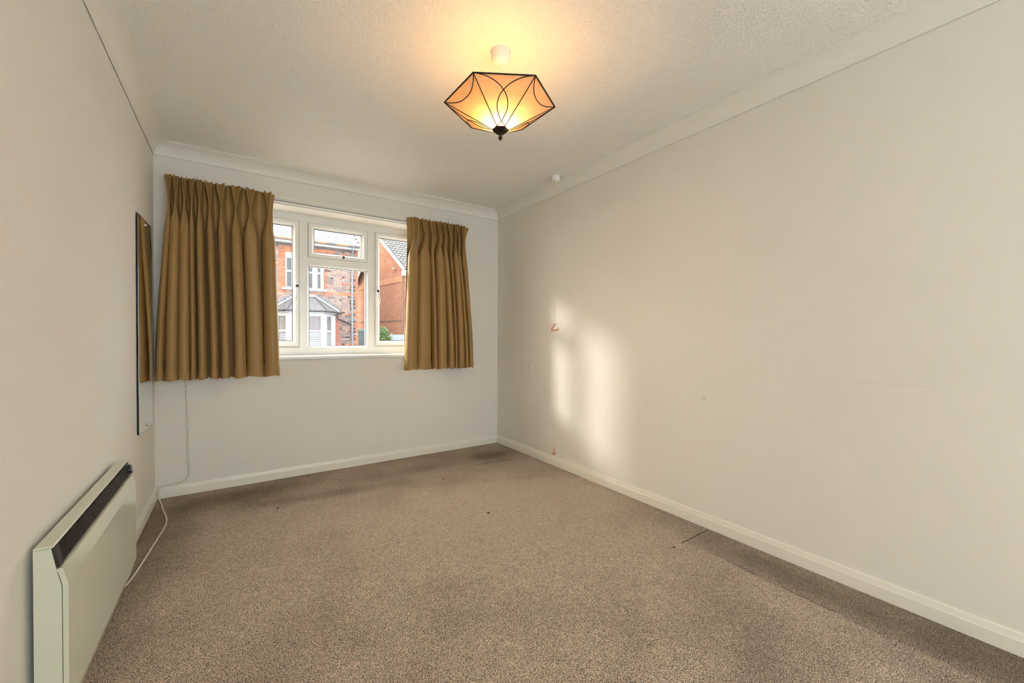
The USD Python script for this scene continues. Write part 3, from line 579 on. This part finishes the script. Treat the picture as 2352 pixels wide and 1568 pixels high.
def shows(x, y, z):
    """Whether a point outside can be seen through one of the window's panes from where the photograph was taken."""
    t = (0.225-CAM[1])/(y-CAM[1]); xx, zz = CAM[0]+t*(x-CAM[0]), CAM[2]+t*(z-CAM[2])
    return (-2.02 < xx < -1.87 and 1.06 < zz < 2.02) or (-1.72 < xx < -1.33 and 1.81 < zz < 2.02) or (-1.755 < xx < -1.28 and 1.01 < zz < 1.705) or (-1.17 < xx < -0.93 and 1.06 < zz < 2.02)
def area(b): return (b[1]-b[0])*(b[3]-b[2])
vis = [b for b in bricks if shows((b[0]+b[1])/2, YF0, (b[2]+b[3])/2)]
vis.sort(key=lambda b: (-round(area(b), 3), (b[0]-0.9)**2+(b[2]-2.4)**2)); vis = vis[:300]; keep = {id(b) for b in vis}
for b in vis:
    obj('brick', box(b[0], b[1], YF0+b[4], YF0+0.02, b[2], b[3]), b[5], wl)
rest = {}
for b in bricks:
    if id(b) not in keep: rest.setdefault(b[5], []).append(box(b[0], b[1], YF0+b[4], YF0+0.02, b[2], b[3]))
for m_, bs in rest.items():
    obj('brickwork', join(*bs), m_, wl, kind='stuff')
# soldier-brick lintel over the upstairs window
for k in range(14):
    x0 = UX0-0.06+k*(UX1-UX0+0.12)/14
    obj('lintel_brick', box(x0+0.006, x0+(UX1-UX0+0.12)/14-0.006, YF0-0.004, YF0+0.02, UZ1+0.012, UZ1+0.222), BR['orange'][k % 3], wl)
# upstairs window: a wide light between two narrow ones
uw = obj('upstairs_window', ring(UX0, UX1, UZ0-0.01, UZ1, [(0, YF0-0.03), (0.05, YF0-0.03), (0.05, YF0+0.06), (0, YF0+0.06)]), WPAINT, ho, label='white sash window in three lights')
obj('backing', box(UX0+0.02, UX1-0.02, YF0-0.004, YF0+0.005, UZ0+0.02, UZ1-0.02), DARKIN, uw)
for x0, x1 in ((-0.415, -0.215), (0.345, 0.545)):
    obj('mullion', box(x0, x1, YF0-0.045, YF0+0.0, UZ0+0.03, UZ1-0.03), WPAINT, uw)
for x0, x1 in ((-0.575, -0.415), (-0.215, 0.345), (0.545, 0.735)):
    obj('pane', box(x0, x1, YF0-0.016, YF0-0.010, UZ0+0.04, UZ1-0.04), FARPANE, uw)
    obj('meeting_rail', box(x0, x1, YF0-0.034, YF0-0.012, 3.685, 3.755), WPAINT, uw)
    obj('blind', box(x0, x1, YF0-0.0175, YF0-0.0155, 4.24, 4.42), mat('grey_blind', (0.55, 0.58, 0.56), 0.8), uw)
obj('net_curtain', box(0.66, 0.735, YF0-0.0178, YF0-0.0158, UZ0+0.05, UZ1-0.05), mat('cream_net', (0.66, 0.62, 0.52), 0.9), uw)
obj('window_sill', rbox(UX0-0.13, UX1+0.13, YF0-0.10, YF0+0.02, UZ0-0.085, UZ0-0.008, 0.006), WPAINT, uw)
# eaves, gutter, downpipe
obj('fascia', box(HX0-0.1, HX1+0.12, YF0-0.22, YF0+0.0, ZE-0.015, ZE+0.075), WPAINT, ho)
RUST = mat('rusty_gutter', (0.30, 0.15, 0.085), 0.7, noise=(2.2, (0.10, 0.095, 0.09), 0.42, 0.55))
gut = obj('gutter', join(tube([(HX0-0.1, YF0-0.29, ZE+0.125), (HX1+0.12, YF0-0.29, ZE+0.125)], 0.062, 10)), RUST, ho)
for k in range(7):
    x = HX0+0.2+k*1.0
    obj('gutter_bracket', box(x-0.012, x+0.012, YF0-0.36, YF0-0.215, ZE+0.055, ZE+0.068), RUST, gut)
dp = obj('downpipe', join(tube([(1.915, YF0-0.29, ZE+0.08), (1.915, YF0-0.27, ZE-0.02), (1.915, YF0-0.075, ZE-0.22), (1.915, YF0-0.062, ZE-0.30), (1.915, YF0-0.062, GZ)], 0.042, 10)), PIPE, ho)
for z in (4.05, 3.08, 2.52, 1.30):
    obj('pipe_collar', lathe([(0, 0), (0.052, 0), (0.052, 0.07), (0, 0.07)], (1.915, YF0-0.062, z), sides=14), PIPE, dp)
    obj('pipe_bracket', box(1.80, 2.03, YF0-0.022, YF0-0.004, z+0.015, z+0.055), BLACK, dp)
# main slate roof
SL = 0.65; sa = math.atan(SL); RYE, RZE = YF0-0.32, ZE+0.165
SLATES = [mat(f'slate_{i}', c, 0.5) for i, c in enumerate(((0.165, 0.17, 0.18), (0.185, 0.185, 0.195), (0.145, 0.152, 0.165), (0.20, 0.195, 0.188)))]
rf = obj('roof', prism([(RYE, RZE-0.03), (YF0+4.0, RZE-0.03+SL*(4.32)), (YF0+8.3, RZE-0.03), (YF0+8.3, RZE-0.10), (YF0+4.0, RZE-0.10+SL*4.32), (RYE, RZE-0.10)], HX0-0.15, HX1+0.15, 'x'), mat('slate_bed', (0.09, 0.092, 0.10), 0.6), ho)
ca, sn = math.cos(sa), math.sin(sa)
def sloped(x0, x1, s0, s1, t0, t1, org, lift0, lift1):
    """A slab on a slope rising in +y: s along the slope, lifted at its foot and head."""
    o, v = [], []
    for x in (x0, x1):
        for s, lf in ((s0, lift0), (s1, lift1)):
            for t in (t0, t1):
                n = lf+t; v.append([x, org[0]+s*ca-n*sn, org[1]+s*sn+n*ca])
    h = trimesh.convex.convex_hull(V(v)); return np.asarray(h.vertices), np.asarray(h.faces)
for r_ in range(8):
    s0 = r_*0.20; off = 0.125*(r_ % 2)
    for c in range(17):
        x0 = -1.75+off+c*0.25
        if x0+0.245 > HX1+0.16: continue
        obj('slate', sloped(x0+0.002+rb.uniform(0, 0.003), x0+0.245, s0+rb.uniform(-0.006, 0.006), s0+0.30, 0.0, 0.007, (RYE, RZE-0.02), 0.022+rb.uniform(0, 0.004), 0.006), rb.choice(SLATES), rf)
obj('slate_courses', join(*[sloped(x, min(x+0.245, HX1+0.15) if True else 0, r_*0.20, r_*0.20+0.30, 0, 0.007, (RYE, RZE-0.02), 0.022, 0.006) for r_ in range(8) for x in np.arange(HX0-0.15+0.125*(r_ % 2), -1.76, 0.25)]
    + [sloped(x, x+0.245, r_*0.20, r_*0.20+0.30, 0, 0.007, (RYE, RZE-0.02), 0.022, 0.006) for r_ in range(8, 24) for x in np.arange(HX0-0.15+0.125*(r_ % 2), HX1-0.1, 0.25)]), SLATES[0], rf, kind='stuff')
# the bay window
BYF = 14.22; bx = [(-0.99, YF0), (-0.56, BYF), (0.67, BYF), (1.20, YF0)]; BZ0, BZ1 = GZ+0.7, 2.06
def bay_poly(o): return [(bx[0][0]-o*1.5, YF0+0.02), (bx[1][0]-o*0.7, BYF-o), (bx[2][0]+o*0.7, BYF-o), (bx[3][0]+o*1.5, YF0+0.02)]
bay = obj('bay_window', prism(bay_poly(0.0), GZ, BZ0, 'z'), WPAINT, ho, label='white painted canted bay window')
obj('bay_head', prism(bay_poly(0.0), BZ1-0.16, BZ1+0.02, 'z'), WPAINT, bay)
obj('dark_room', prism(bay_poly(-0.12), BZ0-0.01, BZ1-0.15, 'z'), mat('bay_inside', (0.04, 0.04, 0.04), 0.9), bay)
SHEER = mat('pink_curtain', (0.115, 0.078, 0.072), 0.9); GREYC = mat('grey_curtain', (0.15, 0.138, 0.12), 0.9); SHUT = mat('white_shutter', (0.36, 0.36, 0.36), 0.5)
def post(p, w):
    return box(p[0]-w, p[0]+w, p[1]-0.03, p[1]+0.12, BZ0-0.01, BZ1-0.10)
for i, w in ((0, 0.07), (1, 0.10), (2, 0.10), (3, 0.07)):
    p = bx[i]; obj('corner_post', post((p[0]+(0.05 if i == 0 else -0.05 if i == 3 else 0), min(p[1], YF0-0.09)), w), WPAINT, bay)
def face(i, t0, t1, z0, z1, d0, d1):
    """A slab on the bay's face i (0 left, 1 front, 2 right): t along it, d out from its plane."""
    a, b = V(bx[i]), V(bx[i+1]); e = b-a; n = V([e[1], -e[0]])/np.linalg.norm(e)
    q = [a+e*t0+n*d0, a+e*t1+n*d0, a+e*t1+n*d1, a+e*t0+n*d1]
    return prism([tuple(p) for p in q], z0, z1, 'z')
def wavy(i, t0, t1, z0, z1, d, amp, n_):
    a, b = V(bx[i]), V(bx[i+1]); e = b-a; n = V([e[1], -e[0]])/np.linalg.norm(e); t = np.linspace(t0, t1, 8*n_+1)
    q = a+e*t[:, None]+n*(d+amp*np.sin(np.linspace(0, 2*PI*n_, len(t))))[:, None]
    P = V([[[p[0], p[1], z] for p in q] for z in (z0, z1)]); Q = P+V([0, 0.006, 0]); v1, f1 = grid(P); v2, f2 = grid(Q)
    return np.vstack([v1, v2]), np.vstack([f1, f2[:, ::-1]+len(v1)])
for i, (t0, t1) in ((0, (0.24, 0.76)), (1, (0.15, 0.90)), (2, (0.24, 0.70))):
    obj('glazing_frame', join(face(i, t0-0.06 if i != 1 else t0-0.035, t0, BZ0, BZ1-0.14, -0.05, 0.01), face(i, t1, t1+(0.06 if i != 1 else 0.035), BZ0, BZ1-0.14, -0.05, 0.01), face(i, 0.02, 0.98, 1.27, 1.34, -0.05, 0.008),
        face(i, 0.04, t0, BZ0, BZ1-0.14, -0.045, -0.01), face(i, t1, 0.96, BZ0, BZ1-0.14, -0.045, -0.01)), WPAINT, bay)
    obj('pane', face(i, t0, t1, BZ0, BZ1-0.15, -0.030, -0.026), FARGLASS, bay)
    obj('bay_curtain', wavy(i, t0-0.02, t1+0.02, 1.30, BZ1-0.15, -0.055, 0.012, 5 if i == 1 else 3), SHEER if i == 1 else GREYC, bay)
    sl = [face(i, t0, t1, z, z+0.052, -0.060, -0.050) for z in np.arange(0.40, 1.27, 0.072)]
    for q in sl: obj('shutter_slat', q, SHUT, bay)
# bay roof with hips, lead flashing and gutter
AP = [(-0.27, 2.72), (0.45, 2.72)]; o_ = 0.13; ev = bay_poly(o_); ez = 2.115
STONE = mat('mineral_felt', (0.060, 0.056, 0.051), 0.95, noise=(22.0, (0.125, 0.115, 0.108), 0.38, 0.62))
top = [(AP[0][0], YF0, AP[0][1]), (AP[1][0], YF0, AP[1][1])]
rv = V([[ev[0][0], YF0, ez], [ev[1][0], ev[1][1], ez], [ev[2][0], ev[2][1], ez], [ev[3][0], YF0, ez], top[0], top[1]], dtype=float)
h_ = trimesh.convex.convex_hull(np.vstack([rv, rv[:4]-V([0, 0, 0.03])])); br_ = obj('bay_roof', (np.asarray(h_.vertices), np.asarray(h_.faces)), STONE, ho, label='grey hipped roof of the bay window')
for a, b in ((1, 4), (2, 5)):
    obj('hip_ridge', tube([rv[a]+V([0, 0, 0.012]), rv[b]+V([0, -0.01, 0.012])], 0.022, 8), mat('hip_black', (0.03, 0.03, 0.03), 0.6), br_)
def upstand(a, b, h):
    a, b = V(a), V(b); q = [a, b, b+V([0, 0, h]), a+V([0, 0, h])]
    return join(loops([[p+V([0, -0.055, 0.0]) for p in q], [p+V([0, 0.01, 0]) for p in q]], False, True))
WLEAD = mat('white_lead', (0.30, 0.30, 0.305), 0.5)
obj('flashing', join(upstand(rv[0], rv[4], 0.075), upstand(rv[4], rv[5], 0.10), upstand(rv[5], rv[3], 0.075)), WLEAD, br_)
for (a, b) in ((rv[0], rv[4]), (rv[3], rv[5])):
    n_ = 8
    for k in range(n_):
        p, q = a+(b-a)*k/n_, a+(b-a)*(k+1)/n_; x0, x1 = sorted((p[0], q[0]))
        obj('stepped_flashing', prism([(x0-0.02, p[2]+0.05), (x1+0.02, p[2]+0.05), (q[0], q[2]+0.10), (p[0]+(p[0]-q[0])*0.6, q[2]+0.10)], YF0-0.022, YF0-0.004, 'y'), LEAD, br_)
ge = [V([p[0], p[1], ez-0.02]) for p in bay_poly(o_+0.05)]
bg = obj('bay_gutter', tube([ge[0], ge[1], ge[2], ge[3]-V([0, 0.03, 0])], 0.036, 8), BLACK, br_)
obj('bay_fascia', join(*[face(i, -0.02, 1.02, 2.02, 2.09, -0.02, 0.09) for i in range(3)]), WPAINT, br_)
obj('bay_downpipe', tube([(1.33, YF0-0.06, 2.09), (1.33, YF0-0.06, 1.99), (1.33, YF0-0.06, 1.87), (1.40, YF0-0.06, 1.82), (1.86, YF0-0.06, 1.62)], 0.030, 8), BLACK, ho, label='thin black downpipe crossing from the bay gutter to the grey pipe')

# ------------------------------------------------------------------ the house to the right, end-on, with wavy roof tiles
E0 = V([4.78, 16.4]); EU, EV = V([0.987, 0.158]), V([-0.158, 0.987])
def loc(u, v, z): p = E0+EU*u+EV*v; return [p[0], p[1], z]
def lbox(u0, u1, v0, v1, z0, z1):
    v = V([loc(*q) for q in ((u0, v0, z0), (u1, v0, z0), (u1, v1, z0), (u0, v1, z0), (u0, v0, z1), (u1, v0, z1), (u1, v1, z1), (u0, v1, z1))])
    return v, np.vstack([QB[:, [0, 1, 2]], QB[:, [0, 2, 3]]])
def lpoly(poly, u0, u1):
    """(v, z) polygon swept along u."""
    p, f = prism(poly, u0, u1, 'x'); q = V([loc(a, b, c) for a, b, c in p])
    if trimesh.Trimesh(q, f, process=False).volume < 0: f = f[:, ::-1]
    return q, f
def brick_wall_mat(name, c1, c2, mortar):
    n = {'g': ('geometry', {}), 's': ('separate_xyz', {}), 'c': ('combine_xyz', {}), 'b': ('brick_texture', dict(color1=c1, color2=c2, mortar=mortar, scale=1.0, mortar_size=0.006, mortar_smooth=0.2, bias=0.0, brick_width=0.225, row_height=0.075)),
         'n': ('noise_texture', dict(scale=1.1, detail=3.0)), 'nr': ('rgb_ramp', dict(ramp=[(0.3, (0.85, 0.83, 0.82)), (0.7, (1.1, 1.08, 1.05))])), 'm': ('mix_color', dict(blend_type='multiply', fac=1.0)), 'u': ('bump', dict(strength=0.7, distance=0.008, invert=True)), 'p': ('principled_bsdf', dict(roughness=0.9))}
    return usdkit.material(stage, '/World/Looks/'+name, n, [('g.position', 's.vector'), ('s.y', 'c.x'), ('s.z', 'c.y'), ('c.vector', 'b.vector'), ('g.position', 'n.vector'), ('n.fac', 'nr.fac'), ('b.color', 'm.a'), ('nr.color', 'm.b'), ('m.result', 'p.base_color'), ('b.fac', 'u.height'), ('u.normal', 'p.normal')], surface='p.BSDF')
BRICK2 = brick_wall_mat('orange_brickwork', (0.36, 0.135, 0.066), (0.28, 0.095, 0.045), (0.30, 0.235, 0.19))
BRICK2B = brick_wall_mat('orange_band_brickwork', (0.41, 0.185, 0.092), (0.38, 0.165, 0.08), (0.36, 0.23, 0.16))
nh = thing('gabled_house', 'orange brick house with a white-edged gable and wavy tiled roof, right across the street', 'house', (E0[0], E0[1], GZ))
EZ, RZ_, RV, EV1 = 4.55, 6.72, 2.95, 6.05
hw = obj('wall', lpoly([(0, GZ), (EV1, GZ), (EV1, 4.0), (RV, RZ_-0.08), (0, EZ)], 0.0, 7.0), BRICK2, nh)
obj('brick_band', lbox(-0.018, 7.0, -0.018, EV1, 3.88, 4.19), BRICK2B, hw)
obj('brick_course', lbox(-0.012, 7.0, -0.012, EV1, 1.90, 1.965), mat('dark_course', (0.16, 0.09, 0.065), 0.9), hw)
fs = (RZ_-EZ)/RV; SOFF = mat('dark_soffit', (0.055, 0.038, 0.028), 0.8)
ov = 0.25
roofm = mat('tile_bed', (0.03, 0.03, 0.03), 0.8)
rr = obj('roof', join(lpoly([(-ov, EZ-ov*fs), (RV, RZ_), (RV, RZ_+0.07), (-ov, EZ-ov*fs+0.07)], -0.16, 7.1), lpoly([(RV, RZ_), (EV1+ov, 4.0-ov*0.9+0.05), (EV1+ov, 4.0-ov*0.9+0.12), (RV, RZ_+0.07)], -0.16, 7.1)), roofm, nh)
obj('soffit', join(lpoly([(-ov, EZ-ov*fs-0.012), (RV, RZ_-0.012), (RV, RZ_-0.002), (-ov, EZ-ov*fs-0.002)], -0.15, 0.0), lpoly([(RV, RZ_-0.012), (EV1+ov, 4.0-ov*0.9+0.038), (EV1+ov, 4.0-ov*0.9+0.048), (RV, RZ_-0.002)], -0.15, 0.0)), SOFF, rr)
obj('bargeboard', lpoly([(-ov, EZ-ov*fs-0.075), (RV, RZ_-0.075), (RV, RZ_+0.03), (-ov, EZ-ov*fs+0.03)], -0.19, -0.165), WPAINT, rr, label='white bargeboard')
obj('bargeboard', lpoly([(RV, RZ_-0.10), (EV1+ov, 4.0-ov*0.9-0.05), (EV1+ov, 4.0-ov*0.9+0.09), (RV, RZ_+0.06)], -0.19, -0.165), WPAINT, rr, label='white bargeboard')
obj('verge_strip', lpoly([(-ov, EZ-ov*fs+0.032), (RV, RZ_+0.032), (RV, RZ_+0.10), (-ov, EZ-ov*fs+0.10)], -0.18, -0.10), mat('verge_mortar', (0.42, 0.41, 0.38), 0.9), rr)
obj('eaves_box', lbox(-0.20, -0.02, -ov-0.03, 0.0, EZ-ov*fs-0.24, EZ-ov*fs+0.02), WPAINT, rr, label='white boxed end of the eaves')
obj('gutter', lpoly([(-ov-0.12, EZ-ov*fs-0.08), (-ov, EZ-ov*fs-0.08), (-ov, EZ-ov*fs+0.01), (-ov-0.12, EZ-ov*fs+0.01)], -0.16, 7.0), mat('grey_gutter', (0.50, 0.53, 0.52), 0.5), rr)
obj('security_light', join(lbox(-0.10, 0.0, 0.95, 1.08, 4.60, 4.68), lbox(-0.14, -0.10, 0.98, 1.05, 4.58, 4.66)), mat('grey_lamp_case', (0.35, 0.34, 0.33), 0.5), nh)
obj('downpipe', tube([loc(-0.06, 0.12, EZ-0.3), loc(-0.06, 0.12, GZ)], 0.035, 8), mat('brown_pipe', (0.16, 0.10, 0.075), 0.5), nh)
PANT = [mat(f'pantile_{i}', c, 0.55) for i, c in enumerate(((0.052, 0.052, 0.05), (0.064, 0.064, 0.061), (0.078, 0.078, 0.076), (0.055, 0.054, 0.055), (0.068, 0.062, 0.055)))]
fa = math.atan(fs); fc, fn = math.cos(fa), math.sin(fa)
def pantile(u0, s0, wdt=0.205, ex=0.285, length=0.34):
    uu = np.linspace(0, 1, 9); prof = 0.022*np.cos(uu*2*PI)
    rowsP = []
    for s, lf in ((s0, 0.055), (s0+length, 0.028)):
        for d in (0.0, -0.014):
            rowsP.append([loc(u0+a*wdt*1.04, -ov-0.03+s*fc-(lf+p+d+0.05)*fn, EZ-ov*fs+s*fn+(lf+p+d+0.05)*fc) for a, p in zip(uu, prof)])
    a, b, c, d = rowsP
    L = [list(r) for r in (a, c, d, b)]; n = 9; v = V([p for r in L for p in r]); F = []
    for i in range(4):
        j = (i+1) % 4
        for k in range(n-1): F.append([i*n+k, i*n+k+1, j*n+k+1, j*n+k])
    F = V(F); f = np.vstack([F[:, [0, 1, 2]], F[:, [0, 2, 3]]])
    t = V([[0, n, 2*n], [0, 2*n, 3*n], [n-1, 3*n-1, 2*n-1], [n-1, 4*n-1, 3*n-1]]); f = np.vstack([f, t])
    return v, f
extra = []
for r_ in range(13):
    for c in range(34):
        u0 = -0.13+c*0.205
        if u0 > 6.9: continue
        tm = pantile(u0, r_*0.285)
        if c < 11: obj('roof_tile', tm, rb.choice(PANT), rr)
        else: extra.append(tm)
obj('roof_tiles', join(*extra), PANT[1], rr, kind='stuff')

# ------------------------------------------------------------------ gate, fence and shrub between the houses
GATEM = [mat(f'gate_board_{i}', c, 0.7) for i, c in enumerate(((0.095, 0.118, 0.118), (0.112, 0.135, 0.134), (0.10, 0.12, 0.122)))]
gt = thing('side_gate', 'grey-green boarded gate between the two brick houses', 'gate', (2.7, 16.0, GZ))
for k in range(14):
    x0 = 2.25+k*0.105; obj('board', rbox(x0, x0+0.099, 15.99, 16.012, GZ+0.05, 1.43, 0.003), GATEM[k % 3], gt)
obj('top_rail', box(2.25, 3.72, 15.965, 15.99, 1.33, 1.45), mat('gate_rail', (0.13, 0.19, 0.16), 0.7), gt)
obj('bottom_rail', box(2.25, 3.72, 16.012, 16.04, 0.1, 0.22), GATEM[0], gt)
for x in (2.235, 3.74): obj('gate_post', box(x-0.04, x+0.04, 15.96, 16.06, GZ, 1.47), GATEM[0], gt)
fe = thing('low_fence', 'pale grey board fence below the orange gable wall, right of the shrub', 'fence', (4.3, 15.9, GZ))
FM = [mat(f'fence_board_{i}', c, 0.8) for i, c in enumerate(((0.22, 0.245, 0.245), (0.245, 0.27, 0.27)))]
for k in range(9):
    x0 = 3.95+k*0.115; obj('board', rbox(x0, x0+0.110, 15.90, 15.92, GZ, 1.19, 0.003), FM[k % 2], fe)
for x in (3.93, 4.99): obj('post', box(x-0.045, x+0.045, 15.88, 15.97, GZ, 1.24), mat('fence_post', (0.22, 0.23, 0.23), 0.8), fe)
obj('rail', box(3.93, 4.99, 15.92, 15.95, 0.9, 1.0), FM[0], fe)
sh = thing('shrub', 'rounded green leafy shrub in front of the orange brick gable', 'shrub', (3.37, 15.35, GZ))
LEAF = []
for i, c in enumerate(((0.085, 0.145, 0.038), (0.14, 0.21, 0.06), (0.22, 0.28, 0.105), (0.045, 0.085, 0.028))):
    LEAF.append(usdkit.material(stage, f'/World/Looks/leaf_{i}', {'p': ('principled_bsdf', dict(base_color=c, roughness=0.45)), 't': ('translucent_bsdf', dict(color=c)), 'm': ('mix_closure', dict(fac=0.3))}, [('p.BSDF', 'm.closure1'), ('t.BSDF', 'm.closure2')], surface='m.closure'))
rs = np.random.RandomState(4)
for i in range(4):
    vs, fs_ = [], []
    for k in range(620):
        d = rs.randn(3); d /= np.linalg.norm(d); r = 0.30+0.70*rs.rand()**0.35
        c = V([3.37, 15.35, 0.62])+d*V([0.40, 0.36, 0.92])*r*(0.88+0.24*meshkit.noise(d*2.2+5, 2))
        if c[2] < GZ+0.1: continue
        a = rs.randn(3); a /= np.linalg.norm(a); b = np.cross(a, rs.randn(3)); b /= np.linalg.norm(b); nn = np.cross(a, b); L, w = 0.055+0.03*rs.rand(), 0.020
        n = len(vs); vs += [c-a*L, c-b*w+nn*0.006, c+a*L, c+b*w+nn*0.006, c+nn*0.004]; fs_ += [[n, n+1, n+4], [n+1, n+2, n+4], [n+2, n+3, n+4], [n+3, n, n+4]]
    obj('foliage', (V(vs), V(fs_)), LEAF[i], sh, kind='stuff')
BARK = mat('bark', (0.12, 0.085, 0.06), 0.9)
for k in range(7):
    a = k*2*PI/7; obj('stem', tube(spline([(3.37+0.04*math.cos(a), 15.35+0.04*math.sin(a), GZ-0.02), (3.37+0.12*math.cos(a), 15.35+0.12*math.sin(a), 0.3), (3.37+0.22*math.cos(a), 15.35+0.2*math.sin(a), 0.9)], 8), np.linspace(0.018, 0.007, 8), 6), BARK, sh)
